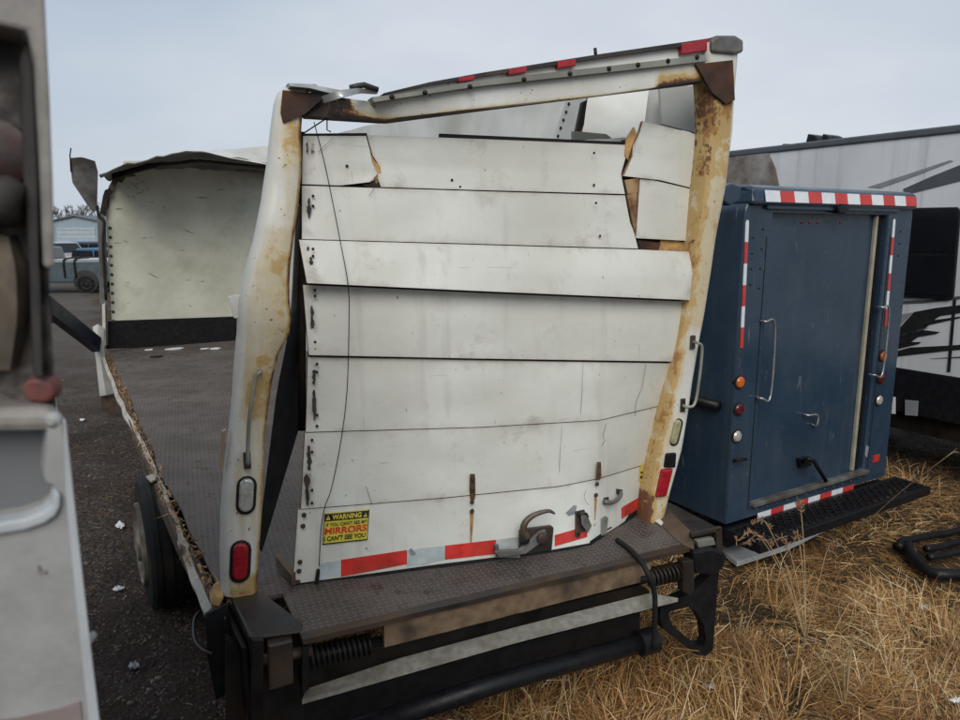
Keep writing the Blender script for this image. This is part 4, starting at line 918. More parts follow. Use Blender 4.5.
def vhandle(px, o_=.05):
    handle(BP, px, 0, o_, .009, CHROME, van, False)
vhandle([(760, 321), (769, 325), (765, 394), (756, 397)]); vhandle([(877, 307), (883, 311), (877, 371), (869, 374)])
handle(BP, [(803, 414), (812, 414), (811, 424)], .06, .05, .009, CHROME, van, False)
tube('release_lever', [BP.at(803, 462, .03), BP.at(806, 458, -.06), BP.at(813, 460, -.06), BP.at(826, 481, -.05)], .016, BLACKP, van, 8); slab('lever_base', BP, [(800, 459), (812, 457), (812, 466), (801, 468)], .02, .04, BLACKP, van, .006)
slab('paint_scuff', BP, [(866, 445), (869, 447), (867, 458), (865, 455)], -.003, .003, GREYG, van)
tube('side_rail', [bp(-.03, 1.22, .1), bp(-.03, 1.22, 1.2)], .035, BLACKP, van, 10)
tube('tow_hook', [BP.at(733, 461, .02), BP.at(737, 460, -.05), BP.at(746, 459, -.05)], .012, STEEL, van, 8)
# expanded-metal rear step
zs = ZB - .03; s0, s1 = -.02, (gz(908, 481, zs) - bp(0, 0)).dot(R); fo, ff = (gz(752, 554, zs - .06) - bp(0, 0)).dot(F), -.015; print('step', s1, W_, fo)
for nm, c, dims in [('step_frame', bp((s0 + s1) / 2, zs - .03, fo), (s1 - s0, .05, .075)), ('step_frame', bp((s0 + s1) / 2, zs - .03, ff - .02), (s1 - s0, .04, .08)), ('step_frame', bp(s0 + .02, zs - .03, (fo + ff) / 2), (.04, ff - fo - .06, .08)), ('step_frame', bp(s1 - .02, zs - .03, (fo + ff) / 2), (.04, ff - fo - .06, .08)), ('step_frame', bp((s0 + s1) / 2, zs - .035, (fo + ff) / 2), (.04, ff - fo - .06, .07))]:
    box(nm, c, (R, F, Z), dims, BLACKP, van, .008)
wires = []
px_ = .085; nd = int((s1 - s0) / px_)
for k in range(-6, nd + 6):
    for sg in (1, -1):
        a = Vector((s0 + .02 + k * px_, fo)); dx = (ff - fo) * 1.0; x_a, x_b = a.x, a.x + sg * dx; ya, yb = fo, ff
        lo, hi = s0 + .02, s1 - .02
        def clip(xa, ya, xb, yb):
            t0, t1 = 0, 1
            if xb == xa: return None
            ta, tb = sorted(((lo - xa) / (xb - xa), (hi - xa) / (xb - xa))); t0, t1 = max(0, ta), min(1, tb)
            return None if t0 >= t1 else (xa + (xb - xa) * t0, ya + (yb - ya) * t0, xa + (xb - xa) * t1, ya + (yb - ya) * t1)
        q = clip(x_a, ya, x_b, yb)
        if q:
            A, B = bp(q[0], zs + .0, q[1]), bp(q[2], zs + .0, q[3]); 
            wires.append(box_data((A + B) / 2 + Z * (.001 * sg), ((B - A), (B - A).cross(Z), Z), ((B - A).length, .012, .014)))
wd = join(*wires); mesh('step_mesh', wd[0], wd[1], BLACKP, van)
box('bumper', bp(W_ / 2, zs - .08, .02), (R, F, Z), (W_, .1, .12), BLACKP, van)
for rr in (.25, W_ - .25):
    c = bp(rr, .36, 1.1); t_ = lathe('wheel', c, R, [(-.11, .22), (-.115, .32), (-.08, .36), (.08, .36), (.115, .32), (.11, .22)], TYRE, van, 28); lathe('rim', c, R, [(-.09, .22), (-.05, .18), (-.06, .02)], RIM, t_, 20)
    c = bp(rr, .36, 3.8); t_ = lathe('wheel', c, R, [(-.11, .22), (-.115, .32), (-.08, .36), (.08, .36), (.115, .32), (.11, .22)], TYRE, van, 28); lathe('rim', c, R, [(-.09, .22), (-.05, .18), (-.06, .02)], RIM, t_, 20)
pts = [gz(u, v, .05) for u, v in [(719, 547), (737, 562), (790, 545), (832, 524), (850, 513), (800, 500), (724, 530)]]
tag(prism('board', pts, -Z * .04, CONC, None, .004), 'pale board lying on the grass under the blue van step', 'board')

# ------------------------------------------------------------------ travel trailer
def rvp(u, v, d=0): return RVP.at(u, v, d)
zt = rvp(850, 139).z; zb = .68
fA = F.dot(rvp(697, 155)); fB = F.dot(rvp(960, 128)) - 3.2
def rv(f, z, d=0): return R * (7.5 + d) + F * f + Z * z
rvt = thing('travel_trailer', rv((fA + fB) / 2, 0, 1.2), 'grey and white travel trailer with dark graphics behind the blue van', 'trailer')
box('body', rv((fA + fB) / 2, (zt + zb) / 2, 1.2), (F, R, Z), (fA - fB, 2.4, zt - zb), RVW, rvt, .04)
box('roof_trim', rv((fA + fB) / 2, zt - .02, 1.2), (F, R, Z), (fA - fB + .04, 2.44, .08), SLATE, rvt, .02)
box('skirt', rv((fA + fB) / 2, .86, .02), (F, R, Z), (fA - fB, .06, .46), BLACKP, rvt, .01)
box('underframe', rv((fA + fB) / 2, .55, 1.2), (F, R, Z), (fA - fB - .1, 2.2, .26), STEEL, rvt)
def rvs(name, px, m, d=-.012, th=.011, bev=0): return slab(name, RVP, px, d, th, m, rvt, bev)
rvs('nose_cap', [(700, 158), (768, 151), (775, 168), (780, 190), (782, 240), (700, 240)], BROWNP)
fr = rvs('window', [(899, 211), (902, 208), (957, 207), (960, 211), (953, 296), (950, 300), (899, 297), (895, 293)], BLACKP, -.035, .035, .01)
slab('pane', RVP, [(903, 213), (956, 212), (955, 252), (901, 252)], -.04, .006, GLASS, fr); slab('pane', RVP, [(901, 256), (955, 256), (949, 296), (899, 293)], -.04, .006, GLASS, fr)
for px, m in [([(868, 187), (905, 175), (950, 160), (953, 161), (912, 177), (880, 188)], GREYG), ([(903, 189), (930, 177), (960, 165), (990, 158), (990, 172), (960, 181), (905, 195)], SLATE),
              ([(893, 344), (897, 331), (914, 312), (935, 308), (960, 305), (995, 300), (995, 306), (960, 313), (940, 316), (934, 320), (960, 316.5), (960, 318), (929, 325), (923, 330), (940, 332), (936, 334), (918, 337), (911, 342), (921, 342), (919, 344), (906, 347), (893, 350)], INK),
              ([(893, 352), (910, 347.5), (950, 345.5), (995, 342), (995, 347), (950, 350.5), (893, 357)], INK), ([(893, 321), (897, 315), (913, 312.5), (897, 328), (894, 331)], GREYG), ([(897, 301), (930, 300), (960, 296), (960, 299), (925, 303), (897, 304)], SLATE),
              ([(930, 358.5), (960, 356.5), (995, 354), (995, 355.5), (960, 357.8)], SLATE), ([(896, 336), (925, 328), (928, 327.5), (905, 337), (896, 340)], SLATE)]:
    rvs('graphic', px, m, -.006, .005)
rvs('wall_seam', [(953, 300), (956, 300), (950, 372), (947, 372)], INK, -.008, .007)
rvs('placard', [(888, 397), (895, 397), (895, 414), (888, 413)], PAPER, -.04, .01); rvs('placard', [(905, 400), (918, 401), (917, 416), (905, 415)], GREYG, -.04, .01)
for (u, v, h, w_) in [(813, 141, .16, .22), (826, 139, .14, .14), (790, 143, .08, .3)]:
    p = rvp(u, v, .35); p = Vector((p.x, p.y, zt)); q = [p - F * w_ / 2 + Z * .0, p + F * w_ / 2, p + F * w_ * .35 + Z * h, p - F * w_ * .1 + Z * (h * .8)]
    prism('roof_vent', q, R * .3, BLACKP, rvt, .01)
for ff_ in (1.2, 2.1):
    c = rv(fB + ff_, .36, .25); t_ = lathe('wheel', c, R, [(-.1, .2), (-.1, .32), (-.07, .36), (.07, .36), (.1, .32), (.1, .2)], TYRE, rvt, 28); lathe('rim', c, R, [(-.08, .2), (-.04, .16), (-.06, .02)], GREYM, t_, 20)

# ------------------------------------------------------------------ near truck corner on the left
NP = Plane((-.10, 1), .62)
near = thing('parked_truck', NP.at(0, 600) * 1 - Z * NP.at(0, 600).z + Vector((-.4, .6, 0)), 'dirty white truck corner close up at the left edge', 'truck')
NF = Vector((-.56, .83, 0)).normalized()
def ns(name, px, d, th, m, bev=.004): return prism(name, [NP.at(u, v, d) for u, v in px], NF * (th / NF.dot(NP.n)), m, near, bev)
ns('frame_edge', [(-160, 0), (-160, -120), (40, -120), (45, 0), (50, 100), (53, 180), (55, 268), (45, 269), (41, 170), (35, 60), (28, 31), (0, 25), (-160, 22)], 0, .05, TAUPE, .01)
ns('recessed_panel', [(-160, 10), (44, 10), (50, 200), (50, 300), (58, 415), (-160, 425)], .045, .04, FILTH)
ns('inner_flange', [(26, 36), (33, 60), (38, 170), (40, 268), (43, 380), (34, 378), (30, 268), (24, 170), (20, 60)], .02, .03, GRIM, .004)
o = lathe('tail_lamp', NP.at(0, 154, .045), -NP.n, [(0, .028), (.006, .028), (.010, .02), (.012, .004)], LGRIME, near, 24)
tube('rubber_bumper', [NP.at(-60, 205, .02), NP.at(12, 200, .02), NP.at(22, 203, .02)], [.020, .020, .015], GRIM, near, 16)
g = coons([(-20, 232, .03), (8, 236, .03)], [(-20, 372, .03), (10, 370, .03)], [(-20, 232, .03), (-20, 372, .03)], [(8, 236, .03), (16, 270, .02), (17, 320, .02), (10, 370, .03)], 6, 10)
sheet('peeled_skin', [[NP.at(*p) for p in r] for r in g], NP.n * .02, TAN, near)
ob = oval('marker_lamp', NP, (34, 391), (40, 391), .0115, .03, .02, LRUST, near, 8, .004)
ns('crust_ledge', [(-160, 412), (40, 409), (58, 412), (62, 420), (60, 432), (-160, 436)], .01, .05, TAUPE, .01)
lathe('white_bolt', NP.at(55, 419, .005), -NP.n, [(0, .007), (.005, .007), (.009, .003)], FENDER, near, 12)
ns('pocket_back', [(-160, 430), (56, 430), (62, 535), (-160, 560)], .045, .02, POCKET, 0)
fend = [(-160, 540), (0, 529), (25, 525), (45, 518), (54, 511), (57, 503), (57, 492), (53, 486), (47, 484), (44, 478), (47, 440), (48, 428), (62, 420), (71, 497), (78, 560), (87, 640), (96, 715), (110, 820), (125, 940), (-160, 940)]
ns('fender', fend, 0, .05, FENDER, .008)
ns('reflective_strip', [(-160, 742), (20, 718), (60, 709), (80, 702), (86, 760), (-160, 790)], -.002, .004, MAUVE, 0)
ns('side_fold', [(63, 421), (66, 421), (74, 497), (81, 560), (90, 640), (99, 715), (113, 820), (104, 820), (88, 715), (80, 640), (72, 560), (66, 497)], -.004, .012, FOLD, .003)
ns('pocket_rim', [(-160, 534), (0, 523), (25, 519), (43, 512), (51, 505), (53, 495), (56, 490), (61, 495), (60, 508), (55, 517), (45, 524), (25, 531), (0, 535), (-160, 546)], -.006, .02, FOLD, .006)
for px_ in ([(37, 566), (40, 566), (41, 571), (47, 571), (46, 574), (38, 574)],): ns('dirt_streak', px_, -.0015, .002, TAUPE, 0)
lathe('side_rivet', NP.at(88, 641, .01), -NP.n, [(-.01, .004), (.004, .004), (.006, .001)], FENDER, near, 8)
# the body running on behind that corner
bx0 = NP.at(36, 200, .10); nb0 = Vector((bx0.x, bx0.y, 0)); fd = Vector((-.62, .785, 0)).normalized(); sd_ = Vector((-fd.y, fd.x, 0))
lo_ = NP.at(60, 600, .09); 
q = [nb0 + fd * .01, nb0 + fd * 2.6, nb0 + fd * 2.6 + sd_ * 1.6, nb0 + NP.t * -1.6]
prism('body', [p + Z * .55 for p in q], Z * 2.7, FILTH, near, .02)
c = nb0 + fd * 1.0 + sd_ * .25 + Z * .45; t_ = lathe('wheel', c, sd_, [(-.12, .26), (-.12, .4), (-.08, .45), (.08, .45), (.12, .4), (.12, .26)], TYRE, near, 28); lathe('rim', c, sd_, [(-.1, .26), (-.06, .2), (-.07, .02)], RIM, t_, 20)

# ------------------------------------------------------------------ things beyond, left
def oriented(loc, ang): return Vector((math.sin(ang), math.cos(ang), 0)), Vector((math.cos(ang), -math.sin(ang), 0))
def vehicle(name, loc, ang, kind, paint, label, cat, L=4.8, Wd=1.85, H=1.75, trim=None):
    fwd, rt = oriented(loc, ang); root = thing(name, loc, label, cat, 'vehicles parked in the yard')
    def P(f, z, s): return Vector(loc) + fwd * f + rt * s + Z * z
    h = L / 2; bh = H * .55
    lower = [(-h, .42), (-h, bh), (-h + .1, bh + .03), (h - .25, bh * .98), (h - .02, bh * .82), (h, .45)]
    if kind == 'pickup': lower = [(-h, .42), (-h, 1.30), (.3, 1.30), (h - 1.3, 1.28), (h - .15, 1.2), (h, 1.05), (h, .42)]
    def arch(pts): return pts
    v, f = prism_data([P(a, b, -Wd / 2) for a, b in lower], rt * Wd); bo = mesh('body', v, f, paint, root, bevel=.06)
    if kind == 'pickup': cab = [(-.45, 1.25), (-.35, H - .04), (.1, H), (.75, H - .05), (1.35, 1.26)]
    elif kind == 'suv': cab = [(-h + .05, bh), (-h + .3, H - .06), (-h + .7, H), (.5, H - .03), (1.25, bh)]
    else: cab = [(-h + .02, bh - .1), (-h + .02, H - .1), (-h + .12, H), (h - 1.2, H), (h - .3, bh)]
    v, f = prism_data([P(a, b, -Wd / 2 + .09) for a, b in cab], rt * (Wd - .18)); cb = mesh('cabin', v, f, paint, root, bevel=.05)
    x0, x1 = cab[1][0] + .12, cab[-1][0] - .45; zb_, zt_ = cab[0][1] + .1, H - .14; mid = (x0 + x1) / 2
    for s in (-1, 1):
        for a, b in ((x0, mid - .05), (mid + .05, x1)):
            prism('window', [P(a, zb_, s * (Wd / 2 - .075)), P(b + .12, zb_, s * (Wd / 2 - .075)), P(b, zt_, s * (Wd / 2 - .075)), P(a + .05, zt_, s * (Wd / 2 - .075))], -rt * s * .04, GLASS, cb)
    a, b = Vector((cab[-2][0], cab[-2][1])), Vector((cab[-1][0], cab[-1][1])); d_ = (b - a); nrm = Vector((-d_.y, d_.x)).normalized(); nrm = nrm if nrm.x > 0 else -nrm
    A, B = a + d_ * .1 + nrm * .015, b - d_ * .08 + nrm * .015
    prism('windscreen', [P(A.x, A.y, -Wd / 2 + .2), P(A.x, A.y, Wd / 2 - .2), P(B.x, B.y, Wd / 2 - .16), P(B.x, B.y, -Wd / 2 + .16)], -(fwd * nrm.x + Z * nrm.y) * .02, GLASS, cb)
    a, b = Vector(cab[1]), Vector(cab[0]); 
    prism('rear_window', [P(a.x - .01 - .02, a.y - .12, -Wd / 2 + .25), P(a.x - .03, a.y - .12, Wd / 2 - .25), P(b.x - .02, b.y + .14, Wd / 2 - .2), P(b.x - .02, b.y + .14, -Wd / 2 + .2)], fwd * .02, GLASS, cb)
    for s in (-1, 1):
        box('headlamp', P(h - .01, bh * .75 if kind != 'pickup' else .92, s * (Wd / 2 - .25)), (rt, fwd, Z), (.34, .06, .16), LCLR, bo, .02); box('tail_lamp', P(-h + .01, .85, s * (Wd / 2 - .12)), (rt, fwd, Z), (.18, .06, .28), LRED, bo, .02)
    box('grille', P(h - .0, bh * .72 if kind != 'pickup' else .88, 0), (rt, fwd, Z), (.9, .06, .26), INK, bo, .02); box('front_bumper', P(h + .03, .52, 0), (rt, fwd, Z), (Wd - .05, .14, .2), trim or CHROME, bo, .03); box('rear_bumper', P(-h - .03, .55, 0), (rt, fwd, Z), (Wd - .05, .14, .18), trim or CHROME, bo, .03)
    for fpos in (-h + .95, h - .95):
        for s in (-1, 1):
            lathe('wheel_arch', P(fpos, .46, s * (Wd / 2 - .02)), rt * s, [(-.05, .47), (.026, .47), (.03, .44)], INK, bo, 20)
            t_ = lathe('wheel', P(fpos, .36, s * (Wd / 2 - .1)), rt, [(-.11, .2), (-.11, .33), (-.07, .36), (.07, .36), (.11, .33), (.11, .2)], TYRE, root, 20); lathe('rim', P(fpos, .36, s * (Wd / 2 - .1)), rt * s, [(0, .19), (.115, .19), (.10, .17), (.085, .12), (.11, .04)], GREYM, t_, 14)
    return root, P
TEAL = plain('grey_teal_paint', (.065, .09, .10), .1, 3, .3); WPNT = plain('white_car_paint', (.55, .55, .57), .1, 3, .3); CHAR = plain('charcoal_paint', (.05, .062, .075), .1, 3, .25); BLUC = plain('blue_car_paint', (.06, .14, .24), .1, 3, .25); SILVR = plain('silver_car_paint', (.38, .37, .38), .1, 3, .3)
def ahead(u, Y): r = ray(u, 230); k = Y / r.y; return Vector((r.x * k, Y, 0))
tp, TPF = vehicle('pickup_truck', ahead(43, 29.5), math.radians(-100), 'pickup', TEAL, 'grey teal pickup truck parked in the gravel yard, nearest of the parked cars', 'pickup', 5.4, 1.9, 1.85)
sgn_ = 1 if TPF(0, 0, 1).length < TPF(0, 0, -1).length else -1
for k, x in enumerate((-1.0, -1.4)): tube('tie_down_strap', curve([TPF(x, .62, .98 * sgn_), TPF(x, 1.28, .98 * sgn_), TPF(x - .1, 1.38, .6 * sgn_), TPF(x - .1, 1.38, -.4 * sgn_)]), .035, BLACK, tp, 6)
box('bed_cover', TPF(-1.55, 1.32, 0), (TPF(1, 0, 0) - TPF(0, 0, 0), TPF(0, 0, 1) - TPF(0, 0, 0), Z), (2.2, 1.7, .05), SILVR, tp, .02)
vehicle('pickup_truck', ahead(52, 39), math.radians(118), 'pickup', SILVR, 'silver pickup truck with chrome front facing right, behind the teal pickup', 'pickup', 5.4, 1.95, 1.9)
vehicle('parked_car', ahead(88, 48), math.radians(-80), 'suv', CHAR, 'charcoal station wagon in the second row, beside the torn truck corner', 'car', 5.0, 1.9, 1.75)
vehicle('parked_car', ahead(56, 52), math.radians(-85), 'suv', BLUC, 'blue utility vehicle in the far row before the barn', 'car', 4.7, 1.85, 1.75)
vehicle('parked_car', ahead(75, 62), math.radians(-80), 'suv', CHAR, 'dark car farthest back, right in front of the barn', 'car', 4.7, 1.85, 1.6)
vehicle('parked_car', ahead(97, 36), math.radians(-70), 'suv', BLUC, 'blue car between the silver pickup and the white van', 'car', 4.8, 1.85, 1.65)
wv, WVF = vehicle('delivery_van', ahead(106, 20.5) + Vector((.55, 1.2, 0)), math.radians(-27), 'van', WPNT, 'white van half hidden behind the torn front wall', 'van', 5.0, 1.9, 2.15, BLACKP)
for s in (-1,): 
    tube('ladder', [WVF(-2.6, .5, -.75), WVF(-2.6, 1.6, -.75)], .05, BLACKP, wv, 8); box('tail_rack', WVF(-2.62, .7, -.6), (Z, F, R), (.4, .2, .5), BLACKP, wv, .03)
# barn
bc = ahead(76, 92); fw, rt = oriented(bc, math.radians(-6)); barn = thing('barn', bc, 'pale blue metal barn with low gabled roof in the distance', 'barn')
def bb(s, z, f=0): return bc + rt * s + Z * z + fw * f
hw = 5.2; prism('wall', [bb(-hw, 0), bb(hw, 0), bb(hw, 3.0), bb(0, 4.15), bb(-hw, 3.0)], fw * 14, BARNW, barn)
for s in (-1, 1): prism('roof', [bb(0, 4.2, -.3), bb(s * (hw + .4), 2.98, -.3), bb(s * (hw + .4), 3.12, -.3), bb(0, 4.36, -.3)], fw * 14.6, BARNR, barn)
prism('door', [bb(-2.3, 0, -.06), bb(2.3, 0, -.06), bb(2.3, 2.8, -.06), bb(-2.3, 2.8, -.06)], fw * .05, BARND, barn)
for k in range(5): prism('door_rib', [bb(-2.3, .55 * k + .3, -.09), bb(2.3, .55 * k + .3, -.09), bb(2.3, .55 * k + .35, -.09), bb(-2.3, .55 * k + .35, -.09)], fw * .03, BARNW, barn)
# bare trees on the skyline
def bare_tree(u, Y, H, seed, label):
    rnd = random.Random(seed); p = ahead(u, Y); root = thing('bare_tree', p, label, 'tree', 'bare trees on the skyline'); tr, tw = [], []
    def grow(a, d, L, r, lev):
        b = a + d * L; mid = (a + b) / 2 + Vector((rnd.gauss(0, .04), rnd.gauss(0, .04), 0)) * L
        (tr if lev < 2 else tw).append(tube_data([a, mid, b], [r, r * .8, r * .6], 5 if lev < 2 else 3))
        if lev >= 5: return
        for _ in range(3 if lev < 4 else 4):
            nd = (d + Vector((rnd.gauss(0, .5), rnd.gauss(0, .5), rnd.gauss(.12, .28)))).normalized(); grow(a.lerp(b, rnd.uniform(.5, 1)), nd, L * rnd.uniform(.58, .8), max(.022, r * .62), lev + 1)
    grow(p - Z * .2, Vector((rnd.gauss(0, .05), 0, 1)).normalized(), H * .3, H * .03, 0)
    v, f = join(*tr); mesh('trunk', v, f, BARK, root); v, f = join(*tw); mesh('crown', v, f, BARK, root)
for u, Y, H, s, lb in [(50, 128, 7.5, 1, 'bare leafless tree left of the barn, half behind the near truck'), (62, 125, 6.4, 2, 'small bare tree over the left roof slope of the barn'), (71, 130, 8.4, 3, 'tall bare tree rising just behind the barn ridge'), (82, 122, 6.6, 4, 'bare tree over the right roof slope of the barn'), (90, 128, 8.2, 5, 'bare tree right of the barn ridge'), (98, 124, 8.4, 6, 'bare tree right of the barn, behind the torn corner')]: bare_tree(u, Y, H * 1.25, s, lb)

# navy beam from the near truck to the white guard, and its mast
A = gz(50, 308, .98); B = FP.at(97, 345, -.28)
B2 = B + (A - B).normalized() * .0; A2 = Vector(FP.at(45, 304, -1.4))
ax = (B - A2).normalized(); bm_ = box('steel_beam', (A2 + B) / 2, (ax, ax.cross(Z), ax.cross(Z).cross(ax)), ((B - A2).length, .10, .20), NAVY, None, .01)
tag(bm_, 'dark navy steel beam slanting between the near truck and the torn bed', 'beam')
msh = thing('jack_stand', Vector((A2.x, A2.y, 0)), 'white and black post standing at the upper end of the navy beam', 'post')
box('post', Vector((A2.x - .05, A2.y, .75)), (R, F, Z), (.11, .11, 1.5), WHITE, msh, .01); box('post_head', Vector((A2.x - .02, A2.y, 1.62)), (R, F, Z), (.16, .14, .32), BLACKP, msh, .02)

# ------------------------------------------------------------------ ground clutter, right
def gnd(u, v, dz=0.0):
    p = gz(u, v, 0); p.z = ground_h(p.x, p.y) + dz; return p
rack = thing('tube_rack', gnd(935, 565), 'black tubular steel rack lying on the dry grass', 'rack')
for nm, px, r, z in [('rack_tube', [(975, 532), (950, 537), (930, 541), (902, 549), (898, 554)], .030, .08), ('rack_tube', [(906, 547), (909, 557), (920, 569), (933, 577), (950, 579), (985, 576)], .040, .07), ('rack_tube', [(925, 556), (945, 550), (985, 540)], .027, .09), ('rack_tube', [(928, 563), (950, 557), (990, 548)], .027, .08)]:
    tube(nm, curve([gnd(u, v, z) for u, v in px], 6), r, BLACKP, rack, 12)
lathe('tube_cap', gnd(898, 552, .07), R, [(-.03, .036), (.03, .036)], BLACKP, rack, 12)
def litter(u, v, pxs, label, mat=PAPER, dz=.06):
    c = gnd(u, v, dz); xs = [q[0] for q in pxs]; ys = [q[1] for q in pxs]; G = []
    for j in range(6):
        row = []
        for i in range(8):
            a_ = (i / 7 * 2 - 1); b_ = (j / 5 * 2 - 1); k = 1 - .28 * (a_ * b_) ** 2
            p = gz(u + (min(xs) + max(xs)) / 2 + a_ * k * (max(xs) - min(xs)) * .32 + b_ * 1.2, v + b_ * k * (max(ys) - min(ys)) * .34 - a_ * .6, c.z)
            p.z += abs(noise.noise(Vector((i * .9 + u, j * .9, v)))) * .035; p += R * noise.noise(Vector((i, j * 1.3, u))) * .012; row.append(p)
        G.append(row)
    b0 = c; G = [[p for p in r] for r in G]
    o = sheet('litter_scrap', G, -Z * .002, mat, None, smooth=False); tag(o, label, 'litter', 'litter on the ground')
litter(708, 687, [(-13, -2), (-5, -4), (8, -3), (13, 2), (2, 4)], 'white paper scrap on the straw in front of the bumper bracket')
litter(923, 608, [(-7, -1), (0, -3), (7, 1), (2, 3)], 'small white scrap on the grass below the tube rack')
litter(954, 701, [(-9, -1), (0, -3), (9, -1), (8, 4), (-3, 3)], 'white scrap in the grass at the bottom right corner')
litter(119, 526, [(-6, -4), (2, -3), (8, 2), (1, 4), (-5, 2)], 'crumpled white scrap on dark soil left of the wheel', dz=.02)
litter(118, 589, [(-8, -1), (6, -2), (9, 1), (-4, 3)], 'flat pale strip on the dark soil left of the wheel', dz=.02)
litter(134, 666, [(-8, 0), (-2, -6), (8, -4), (7, 4), (-4, 5)], 'torn grey plastic bit on the soil at lower left', GREYG, .02)
litter(82, 420, [(-3, -1), (3, -1), (3, 1), (-2, 2)], 'tiny white chip on the gravel left of the deck', dz=.02)
litter(648, 668, [(-5, -2), (4, -3), (6, 2), (-3, 3)], 'small grey scrap in straw beneath the bumper', GREYG)
litter(545, 713, [(-5, -5), (3, -5), (5, 5), (-4, 5)], 'small white scrap in straw at the bottom edge', PAPER)

# straw: flattened dry grass, uncountable
def straw_mesh(name, n, region, lenr, upr, wid, seed, label, tint=None):
    rnd = random.Random(seed); V, Fc, T = [], [], []
    made = 0
    while made < n:
        p = region(rnd)
        if p is None: continue
        made += 1
        cl = noise.noise(Vector((p.x * 1.3, p.y * 1.3, 7))); az = cl * 6 + rnd.gauss(0, .75); L = rnd.uniform(*lenr) * (1 + .5 * cl); upv = rnd.uniform(*upr) * (1 + cl)
        d = Vector((math.cos(az), math.sin(az), 0)); s = Vector((-d.y, d.x, 0)); wdt = rnd.uniform(*wid); z0 = ground_h(p.x, p.y) - .005
        b = Vector((p.x, p.y, z0)); k = len(V); bend = rnd.gauss(0, .25)
        pts = [b, b + d * L * .35 + Z * (L * upv * .8) + s * L * bend * .1, b + d * L * .75 + Z * (L * upv * .9) + s * L * bend * .4, b + d * L + Z * (L * upv * .45) + s * L * bend]
        sv = (s * .8 + Z * rnd.uniform(-.6, .6)).normalized()
        for i, q in enumerate(pts[:3]): wq = wdt * (1, .9, .6)[i]; V += [q - sv * wq, q + sv * wq]
        V.append(pts[3]); Fc += [(k, k + 1, k + 3, k + 2), (k + 2, k + 3, k + 5, k + 4), (k + 4, k + 5, k + 6)]
        t = min(1, max(0, .38 + rnd.gauss(0, .34) + .45 * noise.noise(Vector((p.x * .9, p.y * .9, 2))))); T += [t] * 7
    me = bpy.data.meshes.new(name); me.from_pydata([tuple(v) for v in V], [], Fc); a = me.attributes.new('tint', 'FLOAT', 'POINT'); a.data.foreach_set('value', T); me.materials.append(STRAW)
    o = bpy.data.objects.new(name, me); COL.objects.link(o); tag(o, label, 'grass', kind='stuff'); return o
def edge_ok(p, rnd):
    r = R.dot(p) + noise.noise(Vector((p.x * .8, p.y * .8, 4))) * 1.1; return rnd.random() < min(1, max(0.0, (r - 1.0) / .9))
def reg_near(rnd):
    u = rnd.uniform(200, 1080); v = 430 + 320 * rnd.random() ** .8
    p = gz(u, v, 0)
    if p.y > 11 or not edge_ok(p, rnd): return None
    if -.05 < F.dot(p - bp(0, 0)) < 5 and 0 < R.dot(p - bp(0, 0)) < W_: return None
    return p
def reg_wide(rnd):
    p = Vector((rnd.uniform(-1, 9), rnd.uniform(1.0, 12), 0)); return p if edge_ok(p, rnd) else None
straw_mesh('flattened_grass', 75000, reg_near, (.06, .22), (.0, .10), (.0010, .0034), 11, 'flattened dry straw coloured grass right of the truck')
straw_mesh('flattened_grass', 34000, reg_wide, (.08, .28), (.0, .12), (.0015, .0035), 12, 'dry grass spreading under and around the vans')
straw_mesh('straw_mulch', 60000, reg_near, (.015, .07), (.0, .10), (.0012, .0040), 21, 'short broken straw matted on the soil right of the truck')
def reg_tuft(rnd):
    cs = [(640, 640, .30), (590, 690, .25), (690, 700, .3), (780, 600, .3), (700, 660, .25), (850, 690, .4), (520, 715, .2), (935, 500, .5), (880, 640, .3), (960, 640, .3), (760, 690, .3)]
    u, v, r = rnd.choice(cs); p = gz(u, v, 0); return p + Vector((rnd.gauss(0, r * .5), rnd.gauss(0, r * .5), 0))
straw_mesh('grass_tufts', 4200, reg_tuft, (.14, .36), (.2, .75), (.0012, .0028), 13, 'taller bent dry grass tufts in front of the vans')
def reg_dirt(rnd):
    p = Vector((rnd.uniform(-6, 1.5), rnd.uniform(1.5, 14), 0)); return p if R.dot(p) < 1.2 and rnd.random() < .8 else None
straw_mesh('straw_bits', 5000, reg_dirt, (.02, .10), (.0, .08), (.0008, .002), 14, 'scattered bits of straw on the dark soil')
# gravel
rnd = random.Random(5); V, Fc = [], []
ico = bmesh.new(); bmesh.ops.create_icosphere(ico, subdivisions=1, radius=1); iv = [v.co.copy() for v in ico.verts]; iff = [[v.index for v in f.verts] for f in ico.faces]; ico.free()
for _ in range(26000):
    t = rnd.random() ** 1.3; p = Vector((0, 1.6 + 11 * t, 0)); p.x = -p.y * rnd.uniform(.08, .68)
    if R.dot(p) > 1.3: continue
    s = rnd.uniform(.003, .010) * (2.0 if rnd.random() < .06 else 1); k = len(V); sx, sy, sz = [s * rnd.uniform(.6, 1.4) for _ in range(3)]; a = rnd.uniform(0, 6.28); z0 = ground_h(p.x, p.y)
    for q in iv:
        j = 1 + rnd.gauss(0, .12); x, y = q.x * sx * j, q.y * sy * j; V.append((p.x + x * math.cos(a) - y * math.sin(a), p.y + x * math.sin(a) + y * math.cos(a), z0 + q.z * sz * .7))
    Fc += [tuple(k + i for i in f) for f in iff]
me = bpy.data.meshes.new('gravel'); me.from_pydata(V, [], Fc); me.materials.append(STONE); o = bpy.data.objects.new('gravel', me); COL.objects.link(o); tag(o, 'loose dark gravel on the muddy yard left of the truck', 'gravel', kind='stuff')
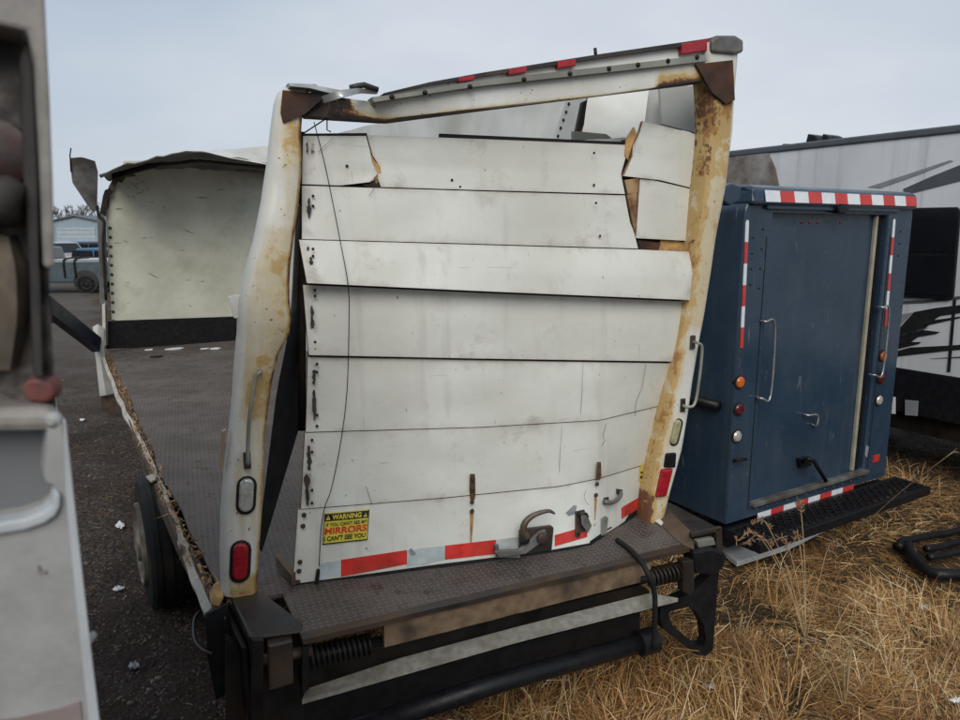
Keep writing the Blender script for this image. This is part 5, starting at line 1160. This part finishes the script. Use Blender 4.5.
# tall weeds
def weed(u, v, H, n, seed, label, lean=(0, 0), head=True):
    rnd = random.Random(seed); b = gnd(u, v, -.02); root = thing('dry_weed', b, label, 'weed'); st_, hd_ = [], []
    for k in range(n):
        az = rnd.uniform(0, 6.28); sp_ = rnd.uniform(.1, .5); L = H * rnd.uniform(.55, 1)
        tip = b + Vector((math.cos(az) * sp_ * L + lean[0] * L, math.sin(az) * sp_ * L * .5 + lean[1] * L, L * .9)); mid = b.lerp(tip, .5) + Z * L * .12 - (tip - b) * .05
        c = curve([b, mid, tip, tip + Vector((math.cos(az), math.sin(az) * .5, -.4)) * L * .16], 5); st_.append(tube_data(c, [.0035 * (1 - .6 * i / len(c)) for i in range(len(c))], 5))
        if head:
            for j in range(26):
                p = c[-1 - rnd.randint(0, 6)]; d = Vector((rnd.gauss(0, 1), rnd.gauss(0, 1), rnd.gauss(0, 1))).normalized(); hd_.append(tube_data([p, p + d * .02, p + d * .035], [.0012, .004, .001], 4))
    v_, f_ = join(*st_); m1 = tag(mesh('stalks', v_, f_, STRAWP, root, smooth=True), kind='stuff')
    if hd_: v_, f_ = join(*hd_); tag(mesh('seed_heads', v_, f_, SEED, root), kind='stuff')
STRAWP = plain('weed_stalk', (.38, .27, .14), .25, 20, .8); SEED = plain('weed_seed', (.26, .15, .08), .3, 30, .9)
weed(806, 640, .95, 7, 3, 'tall dry weed with drooping seed heads before the van step', (-.05, .1))
weed(560, 712, .55, 5, 4, 'short dry weed stalks at the bottom edge beside the black tube', (.05, 0), False); weed(735, 655, .5, 6, 8, 'dry grass stalks beside the black support bracket', (.1, 0), False); weed(845, 705, .6, 8, 9, 'upright pale grass clump at lower right', (-.1, 0), False); weed(660, 640, .4, 5, 10, 'dry stalks growing inside the support bracket', (.1, .1), False)
a = gnd(855, 532); b = BP.at(953, 452, -1.0)
sw = thing('dry_weed', a, 'single long straw stalk slanting up past the van corner', 'weed'); tube('stalks', curve([a, a.lerp(b, .5) + Z * .03, b]), .0035, STRAWP, sw, 5)
hd_ = [tube_data([b, b + d * .05], [.003, .001], 4) for d in [Vector((.8, 0, .1)), Vector((.6, .2, .5)), Vector((.9, -.2, -.1))]]; v_, f_ = join(*hd_); tag(mesh('seed_heads', v_, f_, SEED, sw), kind='stuff')
scene.render.engine = 'CYCLES'
